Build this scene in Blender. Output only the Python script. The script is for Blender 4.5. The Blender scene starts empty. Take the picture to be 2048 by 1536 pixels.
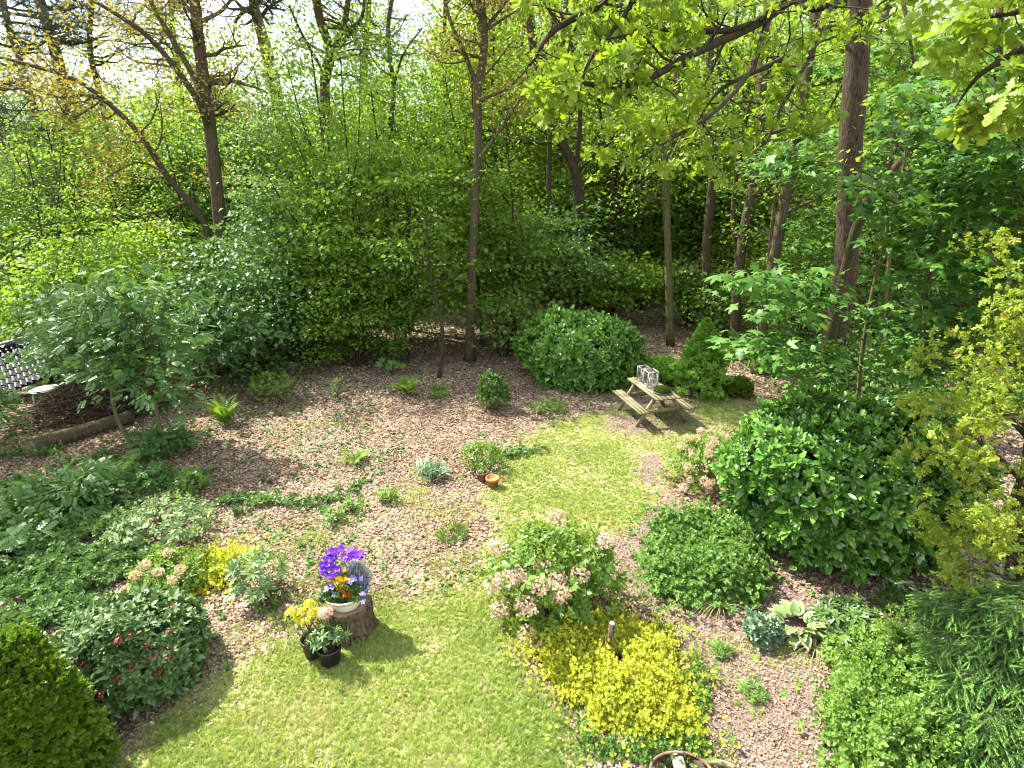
import bpy, math, random
import numpy as np
from math import radians as R, sin, cos, tan, pi

# ------------------------------------------------------------------ camera, sky, sun, exposure
scene = bpy.context.scene
COL = scene.collection
CAM_H, CAM_T, CAM_F = 5.6, 20.0, 1150.0
cd = bpy.data.cameras.new("camera"); cam = bpy.data.objects.new("camera", cd); COL.objects.link(cam)
cam.location = (0, 0, CAM_H); cam.rotation_euler = (R(90 - CAM_T), 0, 0)
cd.sensor_width = 36; cd.lens = CAM_F / 2048 * 36; cd.clip_start = 0.05; cd.clip_end = 2000
scene.camera = cam
SUN_EL, SUN_AZ = 50.0, -58.0        # azimuth from +Y towards +X
world = bpy.data.worlds.new("World"); scene.world = world; world.use_nodes = True
nt = world.node_tree; nt.nodes.clear()
def N(t, typ, **kw):
    n = t.nodes.new(typ)
    for k, v in kw.items():
        if k in n.inputs.keys(): n.inputs[k].default_value = v
        else: setattr(n, k, v)
    return n
wo = N(nt, 'ShaderNodeOutputWorld'); bg = N(nt, 'ShaderNodeBackground'); bg.inputs[1].default_value = 0.075
sky = N(nt, 'ShaderNodeTexSky'); sky.sky_type = 'NISHITA'; sky.sun_disc = False
sky.sun_elevation = R(SUN_EL); sky.sun_rotation = R(SUN_AZ); sky.air_density = 1.0; sky.dust_density = 1.5
tc = N(nt, 'ShaderNodeTexCoord'); cn = N(nt, 'ShaderNodeTexNoise'); cn.inputs['Scale'].default_value = 2.2; cn.inputs['Detail'].default_value = 7
cr = N(nt, 'ShaderNodeMapRange'); cr.inputs[1].default_value = 0.38; cr.inputs[2].default_value = 0.62
mx = N(nt, 'ShaderNodeMix'); mx.data_type = 'RGBA'; mx.inputs[7].default_value = (11, 11.6, 12.6, 1)
nt.links.new(tc.outputs['Generated'], cn.inputs['Vector']); nt.links.new(cn.outputs[0], cr.inputs[0])
nt.links.new(cr.outputs[0], mx.inputs[0]); nt.links.new(sky.outputs[0], mx.inputs[6])
nt.links.new(mx.outputs[2], bg.inputs[0]); nt.links.new(bg.outputs[0], wo.inputs[0])
sl = bpy.data.lights.new("sun", 'SUN'); sl.energy = 5.0; sl.angle = R(0.5); sl.color = (1, 0.95, 0.86)
so = bpy.data.objects.new("sun", sl); COL.objects.link(so); so.location = (-10, 10, 30)
so.rotation_euler = (R(90 - SUN_EL), 0, R(180 - SUN_AZ))
vs = scene.view_settings; vs.view_transform = 'Standard'; vs.look = 'None'; vs.gamma = 1; vs.use_curve_mapping = False
vs.exposure = 1.82
cy = scene.cycles
cy.max_bounces = 7; cy.diffuse_bounces = 3; cy.glossy_bounces = 2; cy.transmission_bounces = 4; cy.transparent_max_bounces = 4
cy.filter_width = 1.1; cy.use_denoising = True; cy.use_adaptive_sampling = True; cy.adaptive_threshold = 0.02
cy.caustics_reflective = False; cy.caustics_refractive = False

# ------------------------------------------------------------------ geometry helpers
rs = np.random.RandomState(7)
def ray(px, py):
    x = (px - 1024) / CAM_F; y = -(py - 768) / CAM_F; t = R(CAM_T)
    return np.array([x, cos(t) + y * sin(t), -sin(t) + y * cos(t)])
def at(px, py, Y):
    d = ray(px, py); return np.array([0, 0, CAM_H]) + d * (Y / d[1])
def G(px, py, z=0.0):
    d = ray(px, py); return np.array([0, 0, CAM_H]) + d * ((z - CAM_H) / d[2])
def norm(v): return v / np.maximum(np.linalg.norm(v, axis=-1, keepdims=True), 1e-9)
def fr_axis(Z, roll):
    Z = norm(Z); a = np.where(np.abs(Z[:, 2:3]) < .95, np.array([[0, 0, 1.]]), np.array([[1., 0, 0]]))
    X = norm(np.cross(a, Z)); Y = np.cross(Z, X); c = np.cos(roll)[:, None]; s = np.sin(roll)[:, None]
    X2 = X * c + Y * s; Y2 = -X * s + Y * c
    return np.stack([X2, Y2, Z], axis=2)
def fr_leaf(Y, Nn):
    Y = norm(Y); Z = norm(Nn - (Nn * Y).sum(1, keepdims=True) * Y); X = np.cross(Y, Z)
    return np.stack([X, Y, Z], axis=2)
class T:      # a template: verts, flat loops, counts, rnd per vert
    def __init__(s, V, F, r=None, mi=None):
        s.V = np.array(V, float).reshape(-1, 3)
        s.c = np.array([len(f) for f in F], int) if not isinstance(F, tuple) else F[1]
        s.l = np.array([i for f in F for i in f], int) if not isinstance(F, tuple) else F[0]
        s.r = np.zeros(len(s.V)) if r is None else np.array(r, float)
        s.m = np.zeros(len(s.c), int) if mi is None else np.array(mi, int)
def joinT(ts):
    V = np.concatenate([t.V for t in ts]); o = np.cumsum([0] + [len(t.V) for t in ts[:-1]])
    l = np.concatenate([t.l + k for t, k in zip(ts, o)]); c = np.concatenate([t.c for t in ts])
    return T(V, (l, c), np.concatenate([t.r for t in ts]), np.concatenate([t.m for t in ts]))
def xf(t, M=None, p=(0, 0, 0), s=1.0, r=None, m=None):
    V = t.V * s
    if M is not None: V = V @ np.array(M, float).T
    return T(V + np.array(p), (t.l, t.c), t.r if r is None else np.full(len(V), r), t.m if m is None else np.full(len(t.c), m))
def scat(t, P, M, S, r, k=.6, m=None):
    P = np.asarray(P); n = len(P); nv = len(t.V); S = np.asarray(S, float)
    if S.ndim == 0: S = np.full(n, float(S))
    V = np.einsum('nij,vj->nvi', M, t.V) * S[:, None, None] + P[:, None, :]
    l = (t.l[None] + (np.arange(n) * nv)[:, None]).ravel()
    rr = (np.asarray(r)[:, None] * k + t.r[None] * (1 - k)).ravel()
    return T(V.reshape(-1, 3), (l, np.tile(t.c, n)), rr, np.tile(t.m, n) if m is None else np.full(len(t.c) * n, m))
def build(name, parts, mats, parent=None, smooth=False, origin=None):
    if not isinstance(parts, (list, tuple)): parts = [parts]
    t = joinT(parts); V = t.V
    if parent is None and origin is not None: V = V - np.array(origin)
    if parent is not None:
        po = np.array(parent.get('_o', (0, 0, 0))); V = V - po
    me = bpy.data.meshes.new(name); me.vertices.add(len(V)); me.vertices.foreach_set('co', V.ravel().astype(np.float32))
    me.loops.add(len(t.l)); me.loops.foreach_set('vertex_index', t.l.astype(np.int32))
    me.polygons.add(len(t.c)); me.polygons.foreach_set('loop_start', (np.cumsum(t.c) - t.c).astype(np.int32))
    me.polygons.foreach_set('loop_total', t.c.astype(np.int32))
    if not isinstance(mats, (list, tuple)): mats = [mats]
    for m in mats: me.materials.append(m)
    if len(mats) > 1: me.polygons.foreach_set('material_index', t.m.astype(np.int32))
    if smooth: me.polygons.foreach_set('use_smooth', np.ones(len(t.c), bool))
    a = me.attributes.new('rnd', 'FLOAT', 'POINT'); a.data.foreach_set('value', np.clip(t.r, 0, 1).astype(np.float32))
    me.update(calc_edges=True)
    o = bpy.data.objects.new(name, me); COL.objects.link(o)
    if parent is not None: o.parent = parent
    elif origin is not None: o.location = origin
    return o
def tag(o, label, cat=None, group=None, kind=None):
    if label: o['label'] = label
    if cat: o['category'] = cat
    if group: o['group'] = group
    if kind: o['kind'] = kind
    return o
def thing(name, label, cat, loc=(0, 0, 0), group=None):
    o = bpy.data.objects.new(name, None); COL.objects.link(o); o.location = tuple(loc); o['_o'] = [float(c) for c in loc]
    o.empty_display_size = .1
    return tag(o, label, cat, group)
def copy_thing(o, loc, rz, sc, label, group=None):
    c = o.copy(); COL.objects.link(c); c.location = loc; c.rotation_euler = (0, 0, rz); c.scale = (sc[0], sc[0], sc[1]); c['label'] = label
    if group: c['group'] = group
    for ch in o.children:
        d = ch.copy(); COL.objects.link(d); d.parent = c
    return c
def tube(P, rad, k=8, cap=True, r=.5, jit=0.0, rg=rs):
    P = np.array(P, float); n = len(P); rad = np.broadcast_to(np.array(rad, float), (n,)) if np.ndim(rad) == 0 or len(np.atleast_1d(rad)) == n else np.linspace(rad[0], rad[1], n)
    D = norm(np.gradient(P, axis=0)); u = np.cross(D[0], [0.13, 1, .21]); u /= np.linalg.norm(u); V = []
    a = np.arange(k) * 2 * pi / k
    for i in range(n):
        u = u - D[i] * (u @ D[i]); u /= np.linalg.norm(u); w = np.cross(D[i], u)
        rr = rad[i] * (1 + jit * rg.randn(k))
        V.append(P[i] + (np.cos(a) * rr)[:, None] * u + (np.sin(a) * rr)[:, None] * w)
    V = np.concatenate(V); i = np.arange(n - 1)[:, None] * k; j = np.arange(k)[None]; j2 = (j + 1) % k
    q = np.stack([i + j, i + j2, i + k + j2, i + k + j], -1).reshape(-1, 4)
    l = q.ravel(); c = np.full(len(q), 4)
    if cap:
        l = np.concatenate([l, np.arange(k)[::-1], (n - 1) * k + np.arange(k)]); c = np.concatenate([c, [k, k]])
    return T(V, (l, c), np.full(len(V), r))
def box(c, s, M=None, r=.5, m=0):
    x, y, z = np.array(s) / 2
    V = np.array([[a * x, b * y, d * z] for a in (-1, 1) for b in (-1, 1) for d in (-1, 1)])
    if M is not None: V = V @ np.array(M).T
    F = [(0, 1, 3, 2), (4, 6, 7, 5), (0, 4, 5, 1), (2, 3, 7, 6), (0, 2, 6, 4), (1, 5, 7, 3)]
    return T(V + np.array(c), F, np.full(8, r), [m] * 6)
def beam(a, b, w, h, r=.5):
    a = np.array(a, float); b = np.array(b, float); d = b - a; L = np.linalg.norm(d); y = d / L
    x = np.cross(y, [0, 0, 1]); x = x / np.linalg.norm(x) if np.linalg.norm(x) > .01 else np.array([1., 0, 0]); z = np.cross(x, y)
    return box((a + b) / 2, (w, L, h), np.stack([x, y, z], 1), r)
def lathe(prof, k=24, c=(0, 0, 0), r=.5, wob=None):
    a = np.arange(k) * 2 * pi / k; V = []; n = len(prof)
    for q, z in prof:
        w = 1 if wob is None else wob(a)
        V.append(np.stack([np.cos(a) * q * w, np.sin(a) * q * w, np.full(k, z)], 1))
    V = np.concatenate(V) + np.array(c); i = np.arange(n - 1)[:, None] * k; j = np.arange(k)[None]; j2 = (j + 1) % k
    q = np.stack([i + j, i + j2, i + k + j2, i + k + j], -1).reshape(-1, 4)
    l = np.concatenate([q.ravel(), np.arange(k)[::-1], (n - 1) * k + np.arange(k)]); cc = np.concatenate([np.full(len(q), 4), [k, k]])
    return T(V, (l, cc), np.full(len(V), r))
def smoothp(P, n=6):
    P = np.array(P, float); Q = np.concatenate([[2 * P[0] - P[1]], P, [2 * P[-1] - P[-2]]]); out = []
    for i in range(1, len(Q) - 2):
        for t in np.linspace(0, 1, n, endpoint=False):
            a, b, c, d = Q[i - 1:i + 3]
            out.append(.5 * (2 * b + (c - a) * t + (2 * a - 5 * b + 4 * c - d) * t * t + (3 * b - a - 3 * c + d) * t ** 3))
    out.append(P[-1]); return np.array(out)
def vnoise(x, y, sc, seed=0):
    x = np.asarray(x) * sc + seed * 17.3; y = np.asarray(y) * sc + seed * 5.7; xi = np.floor(x); yi = np.floor(y); fx = x - xi; fy = y - yi
    h = lambda a, b: np.modf(np.abs(np.sin(a * 127.1 + b * 311.7 + seed) * 43758.5453))[0]
    fx = fx * fx * (3 - 2 * fx); fy = fy * fy * (3 - 2 * fy)
    return (h(xi, yi) * (1 - fx) + h(xi + 1, yi) * fx) * (1 - fy) + (h(xi, yi + 1) * (1 - fx) + h(xi + 1, yi + 1) * fx) * fy
def fbm(x, y, sc, seed=0): return (vnoise(x, y, sc, seed) + .5 * vnoise(x, y, sc * 2.1, seed + 1) + .25 * vnoise(x, y, sc * 4.3, seed + 2)) / 1.75
def sdist(x, y, poly):      # signed distance, positive inside
    x = np.asarray(x, float); y = np.asarray(y, float); poly = np.array(poly); d = np.full(x.shape, 1e9); ins = np.zeros(x.shape, bool)
    for a, b in zip(poly, np.roll(poly, -1, 0)):
        e = b - a; t = np.clip(((x - a[0]) * e[0] + (y - a[1]) * e[1]) / max(e @ e, 1e-9), 0, 1)
        d = np.minimum(d, np.hypot(x - a[0] - t * e[0], y - a[1] - t * e[1]))
        if a[1] != b[1]:
            ins ^= ((a[1] > y) != (b[1] > y)) & (x < (b[0] - a[0]) * (y - a[1]) / (b[1] - a[1]) + a[0])
    return np.where(ins, d, -d)
def gpoly(px): return np.array([G(a, b)[:2] for a, b in px])
def hz(x, y): return .05 * (fbm(x, y, .5, 3) - .5) + .012 * (vnoise(x, y, 5, 9) - .5)

# ------------------------------------------------------------------ materials
def newmat(name):
    m = bpy.data.materials.new(name); m.use_nodes = True; t = m.node_tree; t.nodes.clear(); return m, t
def c4(c): return (c[0], c[1], c[2], 1)
KL = dict(laurel=1.35, laurel_new=.85, litter=.9, grass=.8, drygrass=.9, gold=.9, dryflower=1, redbud=.8, violet_petals=1, lilac_petals=1, yellow_petals=.9, red_petals=1, azalea_petals=.9, pink_cream_petals=1, grey_sprigs=.8, hosta=.8, hosta_edge=.9, oak_fresh=.8, pachy=.8, spirea=.8, spruce=1.5, spruce_tip=1.2, conifer=1.05, box=.6, oak_far=.95, hydr=.75, sedum=.8, fern=.8)
def leafmat(name, cA, cB, trans=.35, rough=.5, spec=.35, tcol=None, cC=None, pC=.9):
    K = KL.get(name, .85); cA, cB = [tuple(q * K for q in v) for v in (cA, cB)]; cC = tuple(q * K for q in cC) if cC is not None else None
    m, t = newmat(name); L = t.links.new
    at_ = N(t, 'ShaderNodeAttribute'); at_.attribute_name = 'rnd'
    oi = N(t, 'ShaderNodeObjectInfo'); ad = N(t, 'ShaderNodeMath'); ad.operation = 'MULTIPLY_ADD'
    L(oi.outputs['Random'], ad.inputs[0]); ad.inputs[1].default_value = .16; ad.inputs[2].default_value = -.08
    a2 = N(t, 'ShaderNodeMath'); a2.operation = 'ADD'; L(at_.outputs['Fac'], a2.inputs[0]); L(ad.outputs[0], a2.inputs[1])
    r = N(t, 'ShaderNodeValToRGB'); e = r.color_ramp.elements; e[0].color = c4(cA); e[1].color = c4(cB); e[0].position = .12; e[1].position = .88
    if cC is not None:
        e[1].position = pC - .08; x = e.new(pC); x.color = c4(cC)
    L(a2.outputs[0], r.inputs[0])
    p = N(t, 'ShaderNodeBsdfPrincipled'); p.inputs['Roughness'].default_value = rough; p.inputs['Specular IOR Level'].default_value = spec
    L(r.outputs[0], p.inputs['Base Color']); out = N(t, 'ShaderNodeOutputMaterial')
    if trans > 0:
        tr = N(t, 'ShaderNodeBsdfTranslucent'); mm = N(t, 'ShaderNodeMix'); mm.data_type = 'RGBA'; mm.blend_type = 'MULTIPLY'; mm.inputs[0].default_value = 1
        L(r.outputs[0], mm.inputs[6]); mm.inputs[7].default_value = c4(tcol or (1.45, 1.4, .7)); L(mm.outputs[2], tr.inputs[0])
        mi = N(t, 'ShaderNodeMixShader'); mi.inputs[0].default_value = trans; L(p.outputs[0], mi.inputs[1]); L(tr.outputs[0], mi.inputs[2]); L(mi.outputs[0], out.inputs[0])
    else: L(p.outputs[0], out.inputs[0])
    return m
def noisemat(name, cA, cB, scale=8, stretch=(1, 1, 1), rough=.8, bump=.4, spec=.2, detail=6, cC=None, moss=None, metal=0, lo=.35, hi=.65):
    m, t = newmat(name); L = t.links.new
    tc = N(t, 'ShaderNodeTexCoord'); mp = N(t, 'ShaderNodeMapping'); mp.inputs['Scale'].default_value = stretch; L(tc.outputs['Object'], mp.inputs[0])
    no = N(t, 'ShaderNodeTexNoise'); no.inputs['Scale'].default_value = scale; no.inputs['Detail'].default_value = detail; no.inputs['Roughness'].default_value = .65; L(mp.outputs[0], no.inputs[0])
    r = N(t, 'ShaderNodeValToRGB'); e = r.color_ramp.elements; e[0].color = c4(cA); e[1].color = c4(cB); e[0].position = lo; e[1].position = hi
    if cC is not None: x = e.new(.5 * (lo + hi)); x.color = c4(cC)
    L(no.outputs[0], r.inputs[0]); col = r.outputs[0]
    if moss is not None:
        n2 = N(t, 'ShaderNodeTexNoise'); n2.inputs['Scale'].default_value = 2.3; n2.inputs['Detail'].default_value = 5; L(tc.outputs['Object'], n2.inputs[0])
        mr = N(t, 'ShaderNodeMapRange'); mr.inputs[1].default_value = .48; mr.inputs[2].default_value = .62; L(n2.outputs[0], mr.inputs[0])
        mm = N(t, 'ShaderNodeMix'); mm.data_type = 'RGBA'; mm.inputs[7].default_value = c4(moss); L(mr.outputs[0], mm.inputs[0]); L(col, mm.inputs[6]); col = mm.outputs[2]
    at_ = N(t, 'ShaderNodeAttribute'); at_.attribute_name = 'rnd'; mr2 = N(t, 'ShaderNodeMapRange'); mr2.inputs[3].default_value = .7; mr2.inputs[4].default_value = 1.3; L(at_.outputs['Fac'], mr2.inputs[0])
    mu = N(t, 'ShaderNodeVectorMath'); mu.operation = 'SCALE'; L(col, mu.inputs[0]); L(mr2.outputs[0], mu.inputs['Scale'])
    p = N(t, 'ShaderNodeBsdfPrincipled'); p.inputs['Roughness'].default_value = rough; p.inputs['Specular IOR Level'].default_value = spec; p.inputs['Metallic'].default_value = metal
    L(mu.outputs[0], p.inputs['Base Color'])
    if bump:
        b = N(t, 'ShaderNodeBump'); b.inputs['Strength'].default_value = bump; b.inputs['Distance'].default_value = .03; L(no.outputs[0], b.inputs['Height']); L(b.outputs[0], p.inputs['Normal'])
    out = N(t, 'ShaderNodeOutputMaterial'); L(p.outputs[0], out.inputs[0]); return m
M = {}
BK = (7, 7, 1.1)
M['bark'] = noisemat('bark', (.03, .022, .014), (.15, .11, .07), 5, BK, .9, .9, .1, moss=(.07, .075, .03))
M['bark_oak'] = noisemat('bark_oak', (.022, .016, .011), (.105, .08, .052), 5, (8, 8, 1.5), .9, 1.0, .1)
M['bark_dark'] = noisemat('bark_dark', (.02, .015, .01), (.10, .07, .045), 5, BK, .9, .8, .1, moss=(.035, .05, .015))
M['bark_pine'] = noisemat('bark_pine', (.04, .028, .022), (.2, .13, .09), 4, (5, 5, 1.5), .9, .9, .1)
M['bark_green'] = noisemat('bark_green', (.05, .05, .02), (.16, .15, .06), 6, BK, .8, .5, .1)
M['twig'] = noisemat('twig', (.05, .035, .022), (.15, .11, .07), 12, (3, 3, 1), .9, .3, .1)
M['oak_fresh'] = leafmat('oak_fresh', (.17, .29, .022), (.33, .45, .045), .45, .5, .3)
M['oak_far'] = leafmat('oak_far', (.15, .25, .03), (.30, .40, .06), .55, .6, .2)
M['oak_bronze'] = leafmat('oak_bronze', (.15, .25, .02), (.38, .46, .05), .4, .5, .3, cC=(.42, .26, .05), pC=.92)
M['orange_bud'] = leafmat('orange_bud', (.2, .2, .04), (.34, .27, .06), .4, .6, .2, cC=(.4, .2, .05), pC=.93)
M['hazel'] = leafmat('hazel', (.11, .22, .03), (.21, .34, .055), .52, .5, .35)
M['hazel_b'] = leafmat('hazel_b', (.13, .25, .025), (.24, .38, .05), .52, .5, .35)
M['pale'] = leafmat('pale', (.13, .23, .07), (.24, .35, .12), .4, .5, .35)
M['deep'] = leafmat('deep', (.06, .14, .025), (.15, .27, .05), .35, .5, .35)
M['rowan'] = leafmat('rowan', (.08, .18, .045), (.17, .31, .09), .32, .42, .38)
M['maple'] = leafmat('maple', (.055, .16, .02), (.14, .29, .045), .35, .45, .28)
M['laurel'] = leafmat('laurel', (.035, .10, .014), (.13, .26, .04), .16, .17, .7)
M['laurel_new'] = leafmat('laurel_new', (.10, .22, .03), (.2, .36, .05), .3, .3, .5)
M['pine'] = leafmat('pine', (.03, .055, .03), (.06, .095, .05), .15, .6, .3)
M['box'] = leafmat('box', (.08, .2, .015), (.28, .44, .03), .3, .4, .4)
M['skimmia'] = leafmat('skimmia', (.055, .12, .03), (.15, .25, .07), .15, .35, .5)
M['gold'] = leafmat('gold', (.3, .4, .03), (.82, .76, .10), .3, .4, .4)
M['pachy'] = leafmat('pachy', (.11, .24, .045), (.27, .46, .11), .3, .4, .4)
M['spirea'] = leafmat('spirea', (.15, .29, .05), (.3, .46, .10), .38, .45, .35)
M['hydr'] = leafmat('hydr', (.12, .24, .03), (.24, .38, .06), .35, .4, .4)
M['silver'] = leafmat('silver', (.15, .25, .08), (.3, .42, .17), .25, .45, .4)
M['sedum'] = leafmat('sedum', (.16, .27, .15), (.28, .4, .24), .2, .5, .3)
M['hosta'] = leafmat('hosta', (.2, .34, .10), (.3, .44, .15), .3, .4, .4)
M['cream'] = leafmat('hosta_edge', (.5, .55, .35), (.6, .62, .42), .3, .4, .4)
M['fern'] = leafmat('fern', (.14, .27, .03), (.26, .42, .06), .4, .5, .3)
M['spruce'] = leafmat('spruce', (.05, .11, .03), (.11, .19, .055), .15, .5, .35)
M['spruce_tip'] = leafmat('spruce_tip', (.2, .38, .09), (.34, .52, .15), .25, .5, .35)
M['conifer'] = leafmat('conifer', (.10, .26, .03), (.27, .46, .07), .35, .5, .3)
M['ivy'] = leafmat('ivy', (.08, .18, .04), (.19, .33, .09), .3, .45, .4)
M['dryflower'] = leafmat('dryflower', (.42, .28, .21), (.78, .64, .54), .3, .7, .1)
M['redbud'] = leafmat('redbud', (.16, .015, .012), (.36, .06, .04), .1, .5, .4)
M['litter'] = leafmat('litter', (.11, .06, .035), (.56, .44, .32), .12, .75, .12)
M['grass'] = leafmat('grass', (.15, .28, .04), (.40, .50, .11), .35, .6, .2, cC=(.55, .48, .26), pC=.84)
M['drygrass'] = leafmat('drygrass', (.35, .36, .14), (.55, .52, .25), .3, .6, .2)
M['violet'] = leafmat('violet_petals', (.13, .02, .5), (.3, .1, .75), .25, .6, .2)
M['lilac'] = leafmat('lilac_petals', (.2, .16, .6), (.42, .36, .8), .25, .6, .2)
M['yellow'] = leafmat('yellow_petals', (.75, .4, .01), (.85, .62, .02), .25, .6, .2)
M['red'] = leafmat('red_petals', (.65, .02, .01), (.75, .12, .02), .2, .6, .2)
M['azalea'] = leafmat('azalea_petals', (.7, .62, .05), (.85, .8, .15), .3, .6, .2)
M['pinkish'] = leafmat('pink_cream_petals', (.6, .35, .28), (.75, .55, .42), .3, .6, .2)
M['lavender'] = leafmat('grey_sprigs', (.2, .24, .24), (.36, .38, .42), .2, .6, .2)
M['wood'] = noisemat('weathered_wood', (.15, .135, .07), (.3, .26, .15), 6, (1.5, 9, 9), .8, .3, .15)
M['wood_grey'] = noisemat('whitewashed_wood', (.2, .185, .165), (.38, .355, .32), 9, (6, 6, 1), .8, .2, .15)
M['cutwood'] = noisemat('cut_wood', (.12, .07, .045), (.3, .19, .12), 5, (1, 1, 1), .8, .4, .1)
M['barkstump'] = noisemat('stump_bark', (.025, .018, .012), (.2, .14, .09), 6, (5, 5, 1.4), .9, 1.0, .1)
M['enamel'] = noisemat('cream_enamel', (.66, .64, .5), (.78, .76, .64), 3, (1, 1, 1), .25, 0, .5)
M['blackplastic'] = noisemat('black_plastic', (.012, .012, .012), (.03, .03, .03), 10, (1, 1, 1), .45, 0, .4)
M['terracotta'] = noisemat('terracotta', (.42, .13, .05), (.6, .24, .1), 7, (1, 1, 1), .8, .1, .2)
M['terramoss'] = noisemat('mossy_terracotta', (.2, .17, .04), (.46, .19, .07), 7, (1, 1, 1.6), .85, .2, .2)
M['earth'] = noisemat('earth', (.03, .02, .014), (.09, .06, .04), 20, (1, 1, 1), .95, .6, .1)
M['metal'] = noisemat('dark_metal', (.04, .04, .042), (.10, .10, .10), 9, (1, 1, 1), .5, .1, .5)
M['candle'] = noisemat('candle_wax', (.5, .38, .36), (.6, .48, .45), 4, (1, 1, 1), .5, 0, .3)
M['moss'] = leafmat('moss', (.05, .10, .015), (.14, .22, .04), .15, .7, .2)
M['stone'] = noisemat('mossy_stone', (.12, .09, .06), (.3, .25, .17), 7, (1, 1, 1), .9, .7, .2, moss=(.12, .15, .03))
M['tile'] = noisemat('black_glazed_tile', (.008, .009, .012), (.03, .032, .04), 5, (1, 1, 1), .5, .05, .6)
M['paint_green'] = noisemat('pale_green_paint', (.3, .38, .3), (.45, .5, .4), 3, (1, 1, 1), .6, .1, .3)
M['navy'] = noisemat('navy_plastic', (.01, .012, .03), (.02, .025, .05), 4, (1, 1, 1), .5, 0, .4)
M['slate'] = noisemat('slate', (.07, .07, .09), (.16, .15, .17), 6, (1, 6, 6), .6, .3, .3)
M['brickwall'] = noisemat('rendered_wall', (.45, .4, .3), (.6, .55, .42), 6, (1, 1, 1), .8, .1, .2)
m, t = newmat('lantern_glass'); g = N(t, 'ShaderNodeBsdfGlossy'); g.inputs['Roughness'].default_value = .03; tr = N(t, 'ShaderNodeBsdfTransparent'); mi = N(t, 'ShaderNodeMixShader'); mi.inputs[0].default_value = .12
t.links.new(tr.outputs[0], mi.inputs[1]); t.links.new(g.outputs[0], mi.inputs[2]); o_ = N(t, 'ShaderNodeOutputMaterial'); t.links.new(mi.outputs[0], o_.inputs[0]); M['glass'] = m

# ------------------------------------------------------------------ leaf templates
def strip_leaf(ws, fold=.25, curve=.15, pet=0, rr=0.0):
    # ws: list of (y, halfwidth); midrib + both sides
    V = []; F = []; n = len(ws)
    for y, w in ws:
        z = -curve * y * y
        V += [(-w, y, z + fold * w), (0, y, z), (w, y, z + fold * w)]
    for i in range(n - 1):
        a = 3 * i; F += [(a, a + 1, a + 4, a + 3), (a + 1, a + 2, a + 5, a + 4)]
    return T(V, F, np.full(len(V), rr))
DIA = T([(0, 0, 0), (-.3, .5, .08), (.3, .5, .08), (0, 1, -.08)], [(0, 1, 3), (0, 3, 2)])
DIAW = T([(0, 0, 0), (-.4, .5, .1), (.4, .5, .1), (0, 1, -.12)], [(0, 1, 3), (0, 3, 2)])
NARR = T([(0, 0, 0), (-.09, .4, .03), (.09, .4, .03), (0, 1, -.12)], [(0, 1, 3), (0, 3, 2)])
NAR = T([(0, 0, 0), (-.16, .5, .04), (.16, .5, .04), (0, 1, -.12)], [(0, 1, 3), (0, 3, 2)])
ELL = strip_leaf([(0, .02), (.2, .14), (.5, .21), (.8, .13), (1, .01)], .3, .22)
OVAL = strip_leaf([(0, .03), (.22, .22), (.55, .29), (.85, .17), (1, .02)], .25, .2)
LONG = strip_leaf([(0, .02), (.3, .11), (.6, .13), (.88, .08), (1, .01)], .3, .25)
OAK = strip_leaf([(0, .02), (.14, .05), (.25, .17), (.34, .09), (.46, .27), (.55, .14), (.68, .32), (.76, .18), (.88, .22), (.97, .1), (1, .02)], .12, .25)
def palm():
    ang = [(-100, .08), (-62, .42), (-50, .30), (-28, .68), (-10, .5), (4, .42), (22, .68), (33, .93), (45, .72), (58, .5), (66, .5), (78, .75), (90, 1.05)]
    pts = [(R(a), q) for a, q in ang]; pts += [(pi - a, q) for a, q in pts[-2::-1]]
    V = [(0, 0, .05)] + [(q * cos(a), q * sin(a), -.22 * q * q) for a, q in pts]
    return T(V, [(0, i, i + 1) for i in range(1, len(pts))])
MAP = palm()
def pinnate(k=6, leaflet=NAR, ln=.36):
    ts = []
    for i in range(k):
        y = .2 + .7 * i / k
        for s in (-1, 1):
            Mx = fr_leaf(np.array([[s * .95, .3, -.12]]), np.array([[s * .05, 0, 1.]]))[0]
            ts.append(xf(leaflet, Mx, (0, y, -.2 * y * y), ln * (1 - .25 * abs(i - k / 2) / k), rr_()))
    ts.append(xf(leaflet, None, (0, .92, -.18), ln)); return joinT(ts)
def rr_(): return float(rs.rand())
PIN = pinnate(5, DIA, .4)
def frond():
    ts = []; k = 18
    for i in range(k):
        u = (i + 1) / (k + 1); y = u; z = .55 * u - .75 * u * u; w = .27 * sin(pi * min(1, u * .8 + .2)) ** .8
        for s in (-1, 1):
            Mx = fr_leaf(np.array([[s * .9, .35, -.1]]), np.array([[0, .3, 1.]]))[0]
            ts.append(xf(NARR, Mx, (0, y, z), w * 1.1, rr_()))
    ts.append(T([(-.008, 0, 0), (.008, 0, 0), (.006, .5, .09), (-.006, .5, .09), (.003, 1, -.2), (-.003, 1, -.2)], [(0, 1, 2, 3), (3, 2, 4, 5)])); return joinT(ts)
FROND = frond()
def whorl(leaf, k=6, tilt=35, tiers=1, step=.3, sz=1.0, seed=0, down=0):
    g = np.random.RandomState(seed); ts = []
    for j in range(tiers):
        for i in range(k):
            a = 2 * pi * (i + .5 * j) / k + g.randn() * .25; e = R(tilt + 22 * j + g.randn() * 12 - down)
            Y = np.array([[cos(a) * cos(e), sin(a) * cos(e), sin(e)]]); Nn = np.array([[-cos(a) * sin(e), -sin(a) * sin(e), cos(e)]]) + g.randn(1, 3) * .15
            ts.append(xf(leaf, fr_leaf(Y, Nn)[0], (0, 0, step * j), sz * (1 - .18 * j) * (1 + .15 * g.randn()), g.rand()))
    return joinT(ts)
OVL = strip_leaf([(0, .03), (.22, .16), (.55, .23), (.85, .13), (1, .02)], .25, .2)
W_LAUREL = whorl(OVL, 4, 22, 3, .35, 1, 1)
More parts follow.
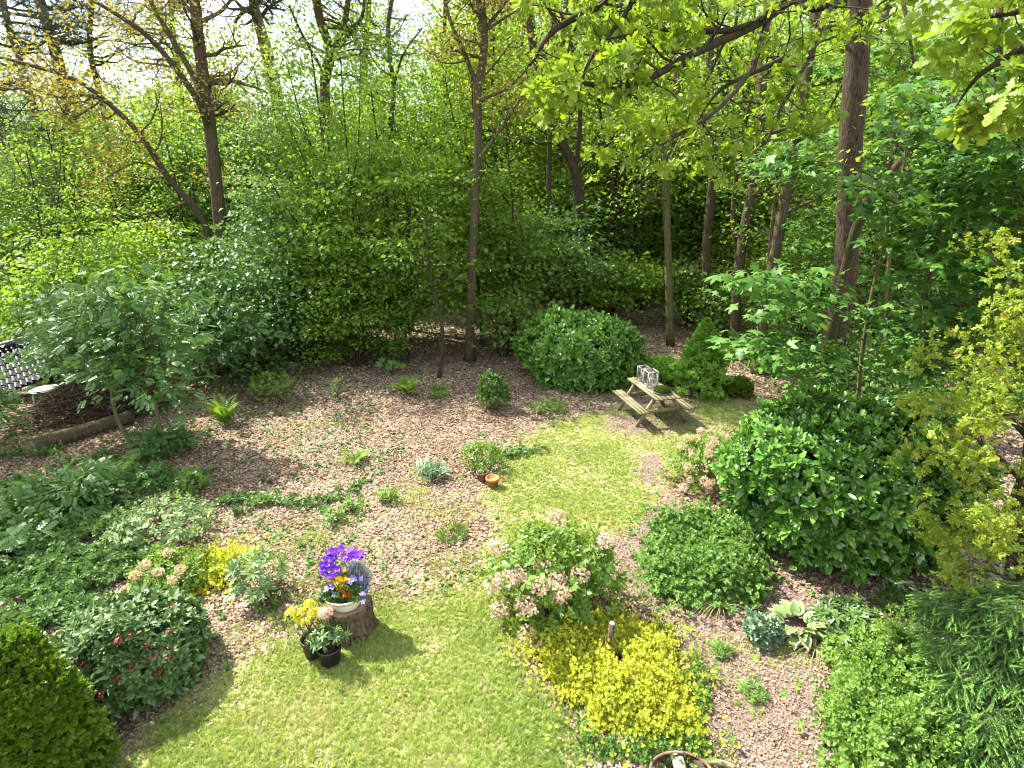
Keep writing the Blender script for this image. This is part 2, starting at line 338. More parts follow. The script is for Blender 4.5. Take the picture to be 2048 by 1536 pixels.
W_RHODO = whorl(LONG, 8, 12, 2, .15, 1, 2)
W_SKIM = whorl(ELL, 6, 25, 2, .2, 1, 3)
W_BOX = whorl(DIAW, 3, 30, 4, .45, 1, 4)
W_PACH = whorl(DIAW, 5, 25, 3, .4, 1, 5)
W_SPIR = whorl(OVAL, 2, 25, 4, .5, 1, 6)
W_HYDR = whorl(OVAL, 3, 25, 3, .5, 1, 7)
W_GOLD = whorl(DIAW, 3, 35, 3, .5, 1, 8)
W_OAK = whorl(OAK, 5, 5, 2, .2, 1, 9, down=12)
W_SED = whorl(OVAL, 5, 35, 4, .3, 1, 10)
LIT = T([(-.35, 0, .1), (0, 0, 0), (.35, 0, .12), (-.42, .5, .18), (0, .5, -.02), (.42, .5, .06), (-.2, 1, .05), (0, 1.05, .1), (.25, .95, .2)], [(0, 1, 4, 3), (1, 2, 5, 4), (3, 4, 7, 6), (4, 5, 8, 7)])
def tuft(k=5, seed=0, w=.07):
    g = np.random.RandomState(seed); ts = []
    for i in range(k):
        a = g.rand() * 2 * pi; l = .25 + .5 * g.rand(); p = g.randn(2) * .25; x, y = cos(a), sin(a); h = .6 + .4 * g.rand()
        V = [(p[0] - y * w, p[1] + x * w, 0), (p[0] + y * w, p[1] - x * w, 0), (p[0] + x * l * .4 - y * w * .7, p[1] + y * l * .4 + x * w * .7, h * .65), (p[0] + x * l * .4 + y * w * .7, p[1] + y * l * .4 - x * w * .7, h * .65), (p[0] + x * l, p[1] + y * l, h)]
        ts.append(T(V, [(0, 1, 3, 2), (2, 3, 4)], np.full(5, g.rand())))
    return joinT(ts)
TUFT = tuft()

# ------------------------------------------------------------------ foliage and wood
def rdir(n, g): return norm(g.randn(n, 3))
def spray(C, k, s, size, leaf, g, flat=.45, droop=.25, up=.8, jit=.3):
    """k leaves round each cluster centre, lying in loose tiers"""
    C = np.asarray(C); n = len(C) * k; o = g.randn(n, 3) * s * np.array([1, 1, flat]); P = np.repeat(C, k, 0) + o
    Y = norm(o * np.array([1, 1, .3]) + g.randn(n, 3) * s * .5) ; Y[:, 2] -= droop
    Nn = np.array([0, 0, up]) + g.randn(n, 3) * .5
    cr = np.repeat(g.rand(len(C)), k)
    return scat(leaf, P, fr_leaf(Y, Nn), size * (1 + jit * g.randn(n)).clip(.4, 1.8), .5 * cr + .5 * g.rand(n), 1.0)
def grow(p, d, L, g, n=6, wob=.18, up=.05):
    P = [np.array(p, float)]; d = np.array(d, float)
    for i in range(n):
        d = d + g.randn(3) * wob; d[2] += up; d /= np.linalg.norm(d); P.append(P[-1] + d * L / n)
    return np.array(P)
def branches(P, r0, r1, g, nb, L, t0=.35, tw=4, ang=.9, up=.08, sides=5, thick=.45, ends=2):
    """side branches with twigs along a limb; returns wood list and foliage anchors"""
    wood = []; anc = []; n = len(P)
    for i in range(nb):
        t = t0 + (1 - t0) * (i + g.rand()) / nb; k = min(int(t * (n - 1)), n - 2); f = t * (n - 1) - k; q = P[k] * (1 - f) + P[k + 1] * f
        d = norm((P[k + 1] - P[k])[None])[0]; h = rdir(1, g)[0]; h[2] *= .5; h = h - d * (h @ d); h /= max(np.linalg.norm(h), .01)
        dd = d * (1 - ang) + h * ang; l = L * (1 - .5 * (t - t0)) * (.6 + .6 * g.rand()); rr = (r0 + (r1 - r0) * t) * thick
        B = grow(q, dd, l, g, 6, .2, up); wood.append(tube(B, (rr, rr * .3), sides, False, g.rand()))
        for j in range(tw):
            u = .25 + .75 * (j + g.rand()) / tw; k2 = min(int(u * 6), 5); q2 = B[k2]; h = rdir(1, g)[0]; h[2] *= .6
            Tn = grow(q2, norm((B[k2 + 1] - B[k2])[None])[0] * .5 + h * .8, l * .45 * (.5 + g.rand()), g, 4, .25, up)
            wood.append(tube(Tn, (rr * .35, rr * .12), 3, False, g.rand())); anc += list(Tn[-ends:])
        anc.append(B[-1]); anc.append(B[-3])
    return wood, anc
def stems(base, targets, r, g, sides=5, bend=.25):
    out = []
    for q in targets:
        q = np.array(q); b = np.array(base) + g.randn(3) * np.array([.06, .06, 0]); mid = (b + q) / 2 + np.array([0, 0, np.linalg.norm(q - b) * bend * .5]) + g.randn(3) * .08 * np.linalg.norm(q - b)
        out.append(tube(smoothp([b, mid, q], 4), (r * (.7 + .5 * g.rand()), r * .25), sides, False, g.rand()))
    return out
def dome_pts(n, g, rx, ry, h, z0=0.0, shell=.25, lumps=26, low=-.15, amp=.24):
    D = rdir(n * 3, g); D = D[D[:, 2] > low][:n]; n = len(D)
    Lc = rdir(lumps, g); la = g.rand(lumps) * amp * 2.2 - amp * .9
    b = (np.exp(-((D[:, None] - Lc[None]) ** 2).sum(2) / .09) * la).sum(1)
    r = (1 - np.abs(g.randn(n)) * shell).clip(.1, 1.1) + b
    Zc = z0 + (h - z0) * .42; hh = h - Zc
    z = np.where(D[:, 2] > 0, D[:, 2] * hh, D[:, 2] * (Zc - z0) / max(-low, .5) * .95)
    P = np.stack([D[:, 0] * r * rx, D[:, 1] * r * ry, Zc + z * r], 1)
    return P, D
def bush(name, label, cat, c, rx, ry, h, leaf, mat, n, size, seed, group=None, shell=.16, low=-.6, up=.5, extra=None, stemmat='twig', nst=14, amp=.26, smooth=False, stemr=.018, jit=.55):
    g = np.random.RandomState(seed); c = np.array([c[0], c[1], 0.0]); th = thing(name, label, cat, c, group)
    P, D = dome_pts(n, g, rx, ry, h, 0.02, shell, low=low, amp=amp); P = P + c; P[:, 2] = P[:, 2].clip(.03, None)
    A = D + np.array([0, 0, up]) + g.randn(len(D), 3) * jit
    fo = scat(leaf, P, fr_axis(A, g.rand(len(P)) * 6.28), size * (1 + .25 * g.randn(len(P))).clip(.5, 1.7), .55 * g.rand(len(P)) + .45 * fbm(P[:, 0] + P[:, 2], P[:, 1] - P[:, 2], 2.2 / max(rx, .2), seed), .6)
    o = build('foliage', fo, M[mat] if isinstance(mat, str) else mat, th, smooth)
    idx = g.choice(len(P), min(nst, len(P)), False)
    build('stem', joinT(stems(c, P[idx] * .96 + c * .04, stemr, g)), M[stemmat], th)
    return th, P, D, g
def bushpx(name, label, cat, pxc, wpx, yb, yt, leaf, mat, n, size, seed, **kw):
    Yf = G(pxc, yb)[1]; dep = Yf * cos(R(CAM_T)) + CAM_H * sin(R(CAM_T)); r = wpx / 2 / CAM_F * dep
    for _ in range(3): dep = (Yf + r * .8) * cos(R(CAM_T)) + CAM_H * sin(R(CAM_T)); r = wpx / 2 / CAM_F * dep
    Yc = Yf + r * .85; x = at(pxc, (yb + yt) / 2, Yc)[0]; h = max(at(pxc, yt, Yc + .3 * r)[2], .12)
    return bush(name, label, cat, (x, Yc), r, r * kw.pop('ryf', .9), h, leaf, mat, n, size, seed, **kw)
def mound(name, label, cat, poly, h, leaf, mat, n, size, seed, edge=.35, group=None, up=1.0, jit=.5, kind=None, hn=.55, parts=True, bare=0, ew=.22):
    g = np.random.RandomState(seed); poly = gpoly(poly); lo = poly.min(0); hi = poly.max(0); c = poly.mean(0)
    lo = lo - .3; hi = hi + .3; Q = lo + g.rand(int(n * 3), 2) * (hi - lo); d = sdist(Q[:, 0], Q[:, 1], poly) + ew * (fbm(Q[:, 0], Q[:, 1], 3.5, seed) - .5) * 2 + .06 * g.randn(len(Q)) ** 3 * .5
    keep = d > 0; Q = Q[keep][:n]; d = d[keep][:n]
    if bare:
        k2 = fbm(Q[:, 0], Q[:, 1], 2.0, seed + 5) > bare; Q = Q[k2]; d = d[k2]
    pr = (d / edge).clip(0, 1) ** .55; top = h * pr * (1 - hn + 2 * hn * (.6 * fbm(Q[:, 0], Q[:, 1], 2.5, seed + 3) + .4 * vnoise(Q[:, 0], Q[:, 1], 9, seed + 4)))
    top = top * (1 + .25 * np.maximum(g.randn(len(Q)), 0) ** 2 * .6)
    z = top * (1 - np.abs(g.randn(len(Q))) * .22).clip(0.05, 1) + .015
    P = np.stack([Q[:, 0], Q[:, 1], z], 1); A = np.concatenate([norm(Q - c) * (1 - pr)[:, None] * .9, np.full((len(Q), 1), up)], 1) + g.randn(len(Q), 3) * jit
    fo = scat(leaf, P, fr_axis(A, g.rand(len(P)) * 6.28), size * (1 + .2 * g.randn(len(P))).clip(.5, 1.6), .5 * g.rand(len(P)) + .5 * fbm(Q[:, 0], Q[:, 1], 3, seed), .6)
    if kind == 'stuff':
        o = build(name, fo, M[mat], None, origin=(c[0], c[1], 0)); return tag(o, label, cat, group, kind), P, g
    th = thing(name, label, cat, (c[0], c[1], 0), group); build('foliage', fo, M[mat], th)
    if parts:
        idx = g.choice(len(P), 16); build('stem', joinT([tube([(P[i, 0] * .9 + c[0] * .1, P[i, 1] * .9 + c[1] * .1, 0), P[i]], .006, 4, False) for i in idx]), M['twig'], th)
    return th, P, g
def thicket(name, label, cat, base, rx, ry, h, z0, leaf, mat, ncl, k, s, size, seed, nst=12, sr=.03, group=None, lean=(0, 0), bark='bark_dark', shell=.3, flat=.14, droop=.2, low=-.75, amp=.34, trunk=None):
    """a leafy small tree or tall shrub: stems fanning into tiers of leaves"""
    g = np.random.RandomState(seed); b = np.array([base[0], base[1], 0.0]); th = thing(name, label, cat, b, group)
    C, D = dome_pts(ncl, g, rx, ry, h, z0, shell, 16, low, amp); C = C + b; C[:, 0] += lean[0] * C[:, 2] / h; C[:, 1] += lean[1] * C[:, 2] / h
    build('crown', spray(C, k, s, size, leaf, g, flat, droop), M[mat], th)
    idx = g.choice(len(C), min(nst, len(C)), False); wood = []
    fk = b + np.array([lean[0] * .35, lean[1] * .35, z0 * .9 + .1])
    if trunk: 
        fk = np.array(trunk[-1][0]); 
        for P, r in zip(*trunk[:2]): wood.append(tube(smoothp(P, 5), r, 8, False))
        src = fk
    elif z0 > .6:
        wood.append(tube(smoothp([b, (b + fk) / 2 + g.randn(3) * .1, fk], 4), (sr * 1.6, sr * 1.1), 7, False)); src = fk
    else: src = b
    wood += stems(src, C[idx], sr, g)
    build('trunk', joinT(wood), M[bark], th, True)
    return th, C, g
def limbpx(pts, Y):
    Ys = Y if hasattr(Y, '__len__') else [Y] * len(pts)
    return [at(p[0], p[1], y) for p, y in zip(pts, Ys)]
def hero(name, label, cat, trunk, r, limbs, leaf, mat, k, s, size, seed, bark='bark', nb=10, L=2.5, t0=.4, tw=4, group=None, up=.08, flat=.6, tL=None, droop=.25, sides=12, extra_anchors=None, keep=1.0):
    g = np.random.RandomState(seed); P = smoothp(trunk, 6); P[0, 2] = -.05; th = thing(name, label, cat, (P[0, 0], P[0, 1], 0), group)
    n = len(P); rad = np.linspace(r[0], r[1], n); rad[:3] *= np.array([1.3, 1.12, 1.03]); rad = rad * (1 + .03 * g.randn(n))
    build('trunk', tube(P, rad, sides, True, .5, .02, g), M[bark], th, True)
    w, a = branches(P, r[0], r[1], g, nb, tL or L, t0, tw, up=up)
    for q in limbs:
        pts, ra, rb = q[:3]; nb2 = q[3] if len(q) > 3 else 8; L2 = q[4] if len(q) > 4 else L; Q = smoothp(pts, 6)
        w.append(tube(Q, (ra, rb), 8, False, g.rand())); w2, a2 = branches(Q, ra, rb, g, nb2, L2, .2, tw, up=up); w += w2; a += a2
    build('branches', joinT(w), M[bark], th, True)
    a = np.array(a)
    if keep < 1: a = a[g.rand(len(a)) < keep]
    if len(a): build('foliage', spray(a, k, s, size, leaf, g, flat, droop), M[mat], th)
    return th

# ------------------------------------------------------------------ ground
LAWN = gpoly([(100, 1640), (300, 1455), (420, 1360), (520, 1310), (620, 1275), (750, 1215), (940, 1165), (985, 1060), (955, 985), (1000, 925), (1070, 850), (1180, 825), (1400, 800), (1500, 795), (1535, 830), (1420, 890), (1360, 950), (1330, 1010), (1270, 1065), (1200, 1090), (1170, 1180), (1010, 1260), (1080, 1400), (1140, 1480), (1170, 1640)])
MIX = gpoly([(560, 1300), (430, 1330), (480, 1200), (560, 1080), (700, 990), (850, 900), (1000, 890), (1080, 1000), (1100, 1200), (900, 1200), (750, 1260)])
SOIL = gpoly([(1210, 1110), (1280, 1050), (1345, 985), (1355, 1010), (1330, 1040), (1310, 1180), (1500, 1215), (1560, 1150), (1720, 1250), (1650, 1330), (1670, 1640), (1400, 1640), (1410, 1350), (1330, 1250), (1210, 1170)])
PATCH = gpoly([(1285, 905), (1320, 905), (1335, 940), (1300, 975), (1265, 955)])
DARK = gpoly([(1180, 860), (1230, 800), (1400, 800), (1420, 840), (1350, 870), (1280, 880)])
def zones(x, y):
    l = (.5 + sdist(x, y, LAWN) / .7).clip(0, 1); mxz = (.5 + sdist(x, y, MIX) / 1.0).clip(0, 1) * .36; s = (.5 + sdist(x, y, SOIL) / .5).clip(0, 1)
    s = np.maximum(s, (.5 + sdist(x, y, PATCH) / .5).clip(0, 1) * .9)
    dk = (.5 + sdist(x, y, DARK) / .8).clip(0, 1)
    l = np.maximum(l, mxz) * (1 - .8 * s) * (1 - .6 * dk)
    l = l * np.where(y > 9.5, .75, 1)
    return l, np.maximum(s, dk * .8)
def ground():
    xs = np.concatenate([[-900, -300, -120, -60, -40, -30, -25, -21], np.arange(-18, 18.01, .13), [21, 25, 30, 40, 60, 120, 300, 900]])
    ys = np.concatenate([[-300, -60, -20, -6, -1, 1], np.arange(2, 30, .13), [31, 33, 36, 40, 45, 52, 60, 80, 120, 300, 1200]])
    X, Y = np.meshgrid(xs, ys); nx, ny = len(xs), len(ys); far = (np.abs(X) > 20) | (Y > 30) | (Y < 1.5)
    Z = np.where(far, 0, hz(X, Y)); V = np.stack([X, Y, Z], -1).reshape(-1, 3)
    i = (np.arange(ny - 1)[:, None] * nx + np.arange(nx - 1)[None]); q = np.stack([i, i + 1, i + nx + 1, i + nx], -1).reshape(-1, 4)
    o = build('ground', T(V, (q.ravel(), np.full(len(q), 4))), gm, None, True)
    l, s = zones(X, Y); l[far] = 0; s[far] = 0
    a = o.data.attributes.new('lawn', 'FLOAT', 'POINT'); a.data.foreach_set('value', l.ravel().astype(np.float32))
    a = o.data.attributes.new('soil', 'FLOAT', 'POINT'); a.data.foreach_set('value', s.ravel().astype(np.float32))
    tag(o, 'leaf strewn garden ground with a mossy lawn and bare soil', None, None, 'structure')
def groundmat():
    m, t = newmat('ground'); L = t.links.new; tc = N(t, 'ShaderNodeTexCoord')
    def noise(s, d=6): n = N(t, 'ShaderNodeTexNoise'); n.inputs['Scale'].default_value = s; n.inputs['Detail'].default_value = d; L(tc.outputs['Object'], n.inputs[0]); return n
    def mix(f, a, b):
        x = N(t, 'ShaderNodeMix'); x.data_type = 'RGBA'
        L(f, x.inputs[0])
        for v, i in ((a, 6), (b, 7)):
            if isinstance(v, tuple): x.inputs[i].default_value = c4(v)
            else: L(v, x.inputs[i])
        return x.outputs[2]
    n1 = noise(9); vm = N(t, 'ShaderNodeVectorMath'); vm.operation = 'SCALE'; vm.inputs['Scale'].default_value = .06; L(n1.outputs['Color'], vm.inputs[0])
    va = N(t, 'ShaderNodeVectorMath'); L(tc.outputs['Object'], va.inputs[0]); L(vm.outputs[0], va.inputs[1])
    vo = N(t, 'ShaderNodeTexVoronoi'); vo.inputs['Scale'].default_value = 30; L(va.outputs[0], vo.inputs[0])
    se = N(t, 'ShaderNodeSeparateColor'); L(vo.outputs['Color'], se.inputs[0]); r = N(t, 'ShaderNodeValToRGB'); e = r.color_ramp.elements
    e[0].color = c4((.05, .03, .022)); e[1].color = c4((.38, .29, .21)); x = e.new(.5); x.color = c4((.17, .11, .075)); L(se.outputs[0], r.inputs[0])
    nb = noise(60, 4); sr = N(t, 'ShaderNodeValToRGB'); e = sr.color_ramp.elements; e[0].color = c4((.09, .058, .045)); e[1].color = c4((.26, .19, .155)); e[0].position = .35; e[1].position = .65; L(nb.outputs[0], sr.inputs[0])
    gr = N(t, 'ShaderNodeValToRGB'); e = gr.color_ramp.elements; e[0].color = c4((.13, .12, .05)); e[1].color = c4((.30, .32, .11)); e[0].position = .3; e[1].position = .7; nb2 = noise(45, 5); L(nb2.outputs[0], gr.inputs[0])
    al = N(t, 'ShaderNodeAttribute'); al.attribute_name = 'lawn'; as_ = N(t, 'ShaderNodeAttribute'); as_.attribute_name = 'soil'; nm = noise(3.5, 8)
    def thr(attr):
        a = N(t, 'ShaderNodeMath'); a.operation = 'ADD'; L(attr.outputs['Fac'], a.inputs[0]); L(nm.outputs[0], a.inputs[1])
        q = N(t, 'ShaderNodeMapRange'); q.inputs[1].default_value = .86; q.inputs[2].default_value = 1.06; L(a.outputs[0], q.inputs[0]); return q.outputs[0]
    c = mix(thr(as_), r.outputs[0], sr.outputs[0]); c = mix(thr(al), c, gr.outputs[0])
    p = N(t, 'ShaderNodeBsdfPrincipled'); p.inputs['Roughness'].default_value = .95; p.inputs['Specular IOR Level'].default_value = .08; L(c, p.inputs['Base Color'])
    b = N(t, 'ShaderNodeBump'); b.inputs['Strength'].default_value = .8; b.inputs['Distance'].default_value = .02; L(vo.outputs['Distance'], b.inputs['Height']); L(b.outputs[0], p.inputs['Normal'])
    o = N(t, 'ShaderNodeOutputMaterial'); L(p.outputs[0], o.inputs[0]); return m
gm = groundmat(); ground()
def rand_ground(n, g, y0, y1, yp=1.0, mar=1.2):
    u = g.rand(n); y = y0 * (y1 / y0) ** u if yp == 1 else y0 + (y1 - y0) * u
    x = (g.rand(n) * 2 - 1) * (y * .92 + 1.9 + mar); return x, y
def litter():
    g = np.random.RandomState(21); x, y = rand_ground(420000, g, 2.6, 30, 1)
    # density per area ~ 1/y^2 -> thin far leaves out but keep them larger
    l, s = zones(x, y); keep = g.rand(len(x)) < (1 - .96 * (l + (fbm(x, y, 1.3, 8) - .5) * .9).clip(0, 1) ** .8) * (1 - .45 * s) * np.where(fbm(x, y, .9, 4) > .3, 1, .4); x, y = x[keep], y[keep]; n = len(x)
    P = np.stack([x, y, hz(x, y) + .004 + .02 * g.rand(n)], 1); a = g.rand(n) * 6.28
    Y = np.stack([np.cos(a), np.sin(a), g.randn(n) * .25], 1); Nn = np.array([0, 0, 1]) + g.randn(n, 3) * .38
    l, s = zones(x, y); sz = (.015 + .0017 * y + .02 * g.rand(n) ** 3) * (1 - .35 * s) * (1 - .25 * l)
    o = build('leaf_litter', scat(LIT, P, fr_leaf(Y, Nn), sz * np.where(g.rand(n) > .97, 1.7, 1), (.62 * g.rand(n) + .62 * fbm(x, y, 1.1, 41) - .1).clip(0, 1), 1.0), M['litter']); tag(o, 'fallen brown beech and oak leaves strewn across the garden floor', 'leaf litter', None, 'stuff')
litter()
def twigs():
    g = np.random.RandomState(26); x, y = rand_ground(2600, g, 4, 22, 2); l, s = zones(x, y); k = l < .35; x, y = x[k], y[k]; w = []
    for a, b in zip(x, y):
        q = g.rand() * 3.14; L = .05 + .16 * g.rand() ** 2; d = np.array([cos(q), sin(q), .1 * g.randn()]); p = np.array([a, b, hz(a, b) + .02]); w.append(tube([p - d * L, p + g.randn(3) * .01, p + d * L], (.005, .003), 3, False, g.rand()))
    tag(build('fallen_twigs', joinT(w), M['twig']), 'small broken twigs scattered over the leaf litter', 'twigs', None, 'stuff')
twigs()
def grassf():
    g = np.random.RandomState(22); x, y = rand_ground(520000, g, 2.8, 15, 2)
    l, s = zones(x, y); f = fbm(x, y, 1.3, 8); d = (l * 1.1 + (f - .5) * 1.7 - .2).clip(0, 1); keep = g.rand(len(x)) < d * .8; x, y = x[keep], y[keep]; n = len(x)
    P = np.stack([x, y, hz(x, y) - .002], 1); Z = np.array([0, 0, 1]) + g.randn(n, 3) * .22
    c = (.15 + .75 * fbm(x, y, .8, 12) + .25 * (g.rand(n) - .5) + np.where(g.rand(n) > .93, .4, 0)).clip(0, 1)
    o = build('grass', scat(TUFT, P, fr_axis(Z, g.rand(n) * 6.28), .03 + .03 * g.rand(n) * (.6 + fbm(x, y, .7, 5)), c, .8), M['grass']); tag(o, 'short mossy sunlit lawn grass with thin patches', 'grass', None, 'stuff')
grassf()
def weeds():
    g = np.random.RandomState(23); x, y = rand_ground(42000, g, 3.5, 24, 2, .5); l, s = zones(x, y); f = fbm(x, y, .8, 31)
    side = np.where(x < -.25 * y, .16, 0) + np.where(y > 14, .08, 0); keep = (f + side + .12 * g.randn(len(x)) > .68) & (s < .6) & (l < .75) & (g.rand(len(x)) < .6); x, y = x[keep], y[keep]; n = len(x)
    P = np.stack([x, y, hz(x, y) + .01], 1); Z = np.array([0, 0, 1]) + g.randn(n, 3) * .3
    o = build('weeds', scat(whorl(DIAW, 5, 15, 2, .4, 1, 12), P, fr_axis(Z, g.rand(n) * 6.28), .025 + .045 * g.rand(n), g.rand(n), .6), M['ivy']); tag(o, 'low green seedlings and weeds coming up through the fallen leaves', 'weeds', None, 'stuff')
weeds()
# ------------------------------------------------------------------ far wood and background trees
def far_wood():
    g = np.random.RandomState(40); n = 190000; Y = 50 + 30 * g.rand(n); X = (g.rand(n) * 2 - 1) * (Y * .95 + 4); u = X / Y
    top = np.where(u > -.12, 20, 6.0 + 3.0 * fbm(X, Y * 0, .1, 3)) ; top = top + 3 * (fbm(X, Y, .15, 2) - .5)
    Z = g.rand(n) * top; keep = fbm(X, Z, .45, 7) + .1 * g.rand(n) > .36; X, Y, Z = X[keep], Y[keep], Z[keep]; n = len(X)
    P = np.stack([X, Y, Z], 1); o = build('far_wood', scat(DIAW, P, fr_leaf(rdir(n, g) * [1, 1, .5], np.array([0, 0, 1]) + g.randn(n, 3) * .6), .3 + .15 * g.rand(n), fbm(X, Z, .25, 11) * .7 + .3 * g.rand(n), 1.0), M['oak_far'])
    tag(o, 'distant sunlit spring foliage of the wood behind all the trees', 'wood', None, 'stuff')
far_wood()
def forest_tree(name, label, cat, seed, h, r, leaf, mat, bark, nb, L, k, s, size, group, t0=.25, lean=.4, up=.1, fork=True, tw=4, droop=.25, flat=.6, x=0, y=0):
    g = np.random.RandomState(seed); p = [np.array([x, y, -.05])]
    for i in range(5): p.append(p[-1] + np.array([g.randn() * lean * .35, g.randn() * lean * .35, h / 5]))
    limbs = []
    if fork:
        for j in range(2):
            a = g.rand() * 6.28; b = p[2 + j]; limbs.append(([b, b + np.array([cos(a) * .8, sin(a) * .8, h * .14]), b + np.array([cos(a) * 1.4, sin(a) * 1.4, h * .38])], r * .6, r * .2, nb // 2, L * .9))
    return hero(name, label, cat, p, (r, r * .35), limbs, leaf, mat, k, s, size, seed, bark, nb, L, t0, tw, group, up, flat, droop=droop, sides=9)
GW = 'slender trees of the wood behind the garden'
LW = ['slender fresh green tree standing deep in the wood', 'pale leafed drooping tree standing deep in the wood', 'yellow green young oak standing deep in the wood', 'dark barked tree with thin foliage deep in the wood']
def plain(i): return LW[i]
protos = [forest_tree('forest_tree', LW[0], 'tree', 101, 15, .15, DIA, 'hazel_b', 'bark', 20, 2.6, 10, .36, .16, GW, .22, x=-3, y=36),
          forest_tree('birch_tree', LW[1], 'tree', 102, 12, .11, NAR, 'pale', 'bark', 22, 2.2, 16, .36, .19, GW, .15, up=-.02, droop=.9, flat=1, x=3, y=38),
          forest_tree('oak_tree', LW[2], 'tree', 103, 15, .17, DIA, 'oak_far', 'bark_dark', 22, 2.9, 9, .38, .17, GW, .2, x=9, y=35),
          forest_tree('forest_tree', LW[3], 'tree', 104, 16, .16, DIA, 'hazel', 'bark_dark', 14, 2.4, 9, .34, .15, GW, .3, x=14, y=33)]
def pine(label, seed, pts, Y, r, group='tall pines on the left behind the shrubs', tufts=True):
    g = np.random.RandomState(seed); P = smoothp(limbpx(pts, Y), 5); b = P[0].copy(); b[2] = -.05; b[0] += (P[0, 0] - P[3, 0]) / max(P[3, 2] - P[0, 2], .1) * P[0, 2]; P = np.concatenate([[b], P])
    top = P[-1]; d = norm((P[-1] - P[-4])[None])[0]; P = np.concatenate([P, [top + d * 2.5, top + d * 5]])
    th = thing('pine_tree', label, 'tree', P[0], group); build('trunk', tube(P, np.linspace(r, r * .5, len(P)), 9, True, .5, .02, g), M['bark_pine'], th, True)
    w, a = branches(P, r, r * .5, g, 24, 3.0, .5, 4, 1.0, .04); build('branches', joinT(w), M['bark_dark'], th)
    a = np.array(a); a = a[g.rand(len(a)) < .55]; n = len(a) * 30; o = g.randn(n, 3) * .22 * np.array([1, 1, .6])
    PP = np.repeat(a, 30, 0) + o * .6; Y_ = norm(o + g.randn(n, 3) * .1 + [0, 0, .1])
    build('needles', scat(T([(-.05, 0, 0), (.05, 0, 0), (0, 1, 0)], [(0, 1, 2)]), PP, fr_leaf(Y_, rdir(n, g)), .3, g.rand(n), 1.0), M['pine'], th)
    return th
pine('leaning pine trunk nearest the left edge of the wood', 201, [(125, 490), (95, 330), (60, 190), (20, 60), (0, -20)], 30, .22)
pine('tall pine with a thick bare trunk, second from the left', 202, [(165, 310), (140, 220), (110, 100), (80, 0), (66, -60)], 34, .36)
pine('pine with a bushy dark tuft, left of the forked tree', 203, [(225, 320), (205, 210), (180, 100), (185, 0)], 36, .2)
pine('pine standing in the sky gap between the two forked trees', 204, [(545, 155), (530, 90), (510, 20), (497, -50)], 40, .42)
pine('thin dark pine stem low at the far left edge', 205, [(50, 440), (25, 350), (0, 270), (-30, 180)], 26, .12)
pine('thin pine behind the left forked tree', 206, [(370, 330), (362, 200), (350, 100), (340, 0)], 38, .22)
pine('pine whose dark needles hang above the central dome tree', 207, [(730, 300), (728, 150), (735, 50), (740, -60)], 40, .26)

g0 = np.random.RandomState(50); placed = [(-3, 36), (3, 38), (9, 35), (14, 33)]; cnt = 0
for _ in range(2600):
    Y = 24 + 28 * g0.rand(); X = (g0.rand() * 2 - 1) * (Y * .93 + 2); u = X / Y
    if any((X - a) ** 2 + (Y - b) ** 2 < (3.3 if u > -.05 else 3.6) ** 2 for a, b in placed): continue
    if u > .28 and u < .75 and Y < 27: continue
    if -.62 < u < -.1 and Y < 27: continue
    placed.append((X, Y)); i = g0.randint(4); sc = .85 + .35 * g0.rand(); sz = sc
    if u < -.16: sz = (.46 + .24 * g0.rand()) * (Y / 38) ** .3; sc = .75; i = g0.choice([0, 1, 1, 2])
    if u < -.8: sz *= 1.1
    copy_thing(protos[i], (X, Y, 0), g0.rand() * 6.28, (sc, sz), LW[i], GW); cnt += 1
    if cnt > 125: break
protos[0].scale = (.8, .8, .62)

# ------------------------------------------------------------------ hero trees
gl = 'bare stemmed forked trees at the wood edge'
HL_ = hero('oak_tree', 'big forked tree at the left with long leaning limbs and orange tinted young leaves', 'tree', limbpx([(460, 640), (445, 490), (425, 300), (410, 180), (395, 60), (385, -60)], 20.5), (.23, .15),
     [(limbpx([(425, 500), (400, 430), (340, 360), (280, 270), (215, 205), (150, 160), (60, 130), (-20, 110)], [20.4, 20, 19.5, 19, 18.6, 18.2, 18, 18]), .12, .035, 14, 2.2),
      (limbpx([(420, 270), (395, 200), (330, 110), (280, 60), (210, 15), (150, -20)], [20.5, 20, 19.6, 19.3, 19, 19]), .11, .04, 10, 2.4),
      (limbpx([(418, 250), (395, 170), (345, 80), (300, 0), (280, -60)], 20.8), .12, .05, 8, 2.2),
      (limbpx([(215, 205), (170, 190), (120, 195), (60, 178), (-10, 178)], 18.4), .045, .015, 8, 1.4),
      (limbpx([(330, 345), (280, 325), (230, 345), (180, 380)], 18.8), .04, .01, 6, 1.2)],
     DIA, 'orange_bud', 13, .3, .11, 301, 'bark', 14, 2.6, .4, 4)
HC_ = hero('oak_tree', 'grey forked tree with a thick straight trunk against the sky, left of centre', 'tree', limbpx([(652, 560), (651, 330), (650, 220), (650, 150), (660, 100), (640, 40), (625, -50)], 26), (.24, .15),
     [(limbpx([(652, 160), (668, 100), (690, 40), (700, -40)], 26), .17, .09, 6, 2.2), (limbpx([(665, 110), (705, 60), (725, 30), (730, -30)], 26), .1, .05, 6, 2),
      (limbpx([(648, 145), (622, 100), (600, 60), (578, 10)], 26), .08, .04, 6, 2), (limbpx([(660, 115), (700, 100), (760, 98)], 25), .05, .01, 5, 1.2), (limbpx([(655, 155), (700, 150), (745, 180), (780, 200)], 25), .05, .02, 5, 1.4)],
     DIA, 'oak_far', 12, .3, .13, 302, 'bark', 6, 2, .6, 4)
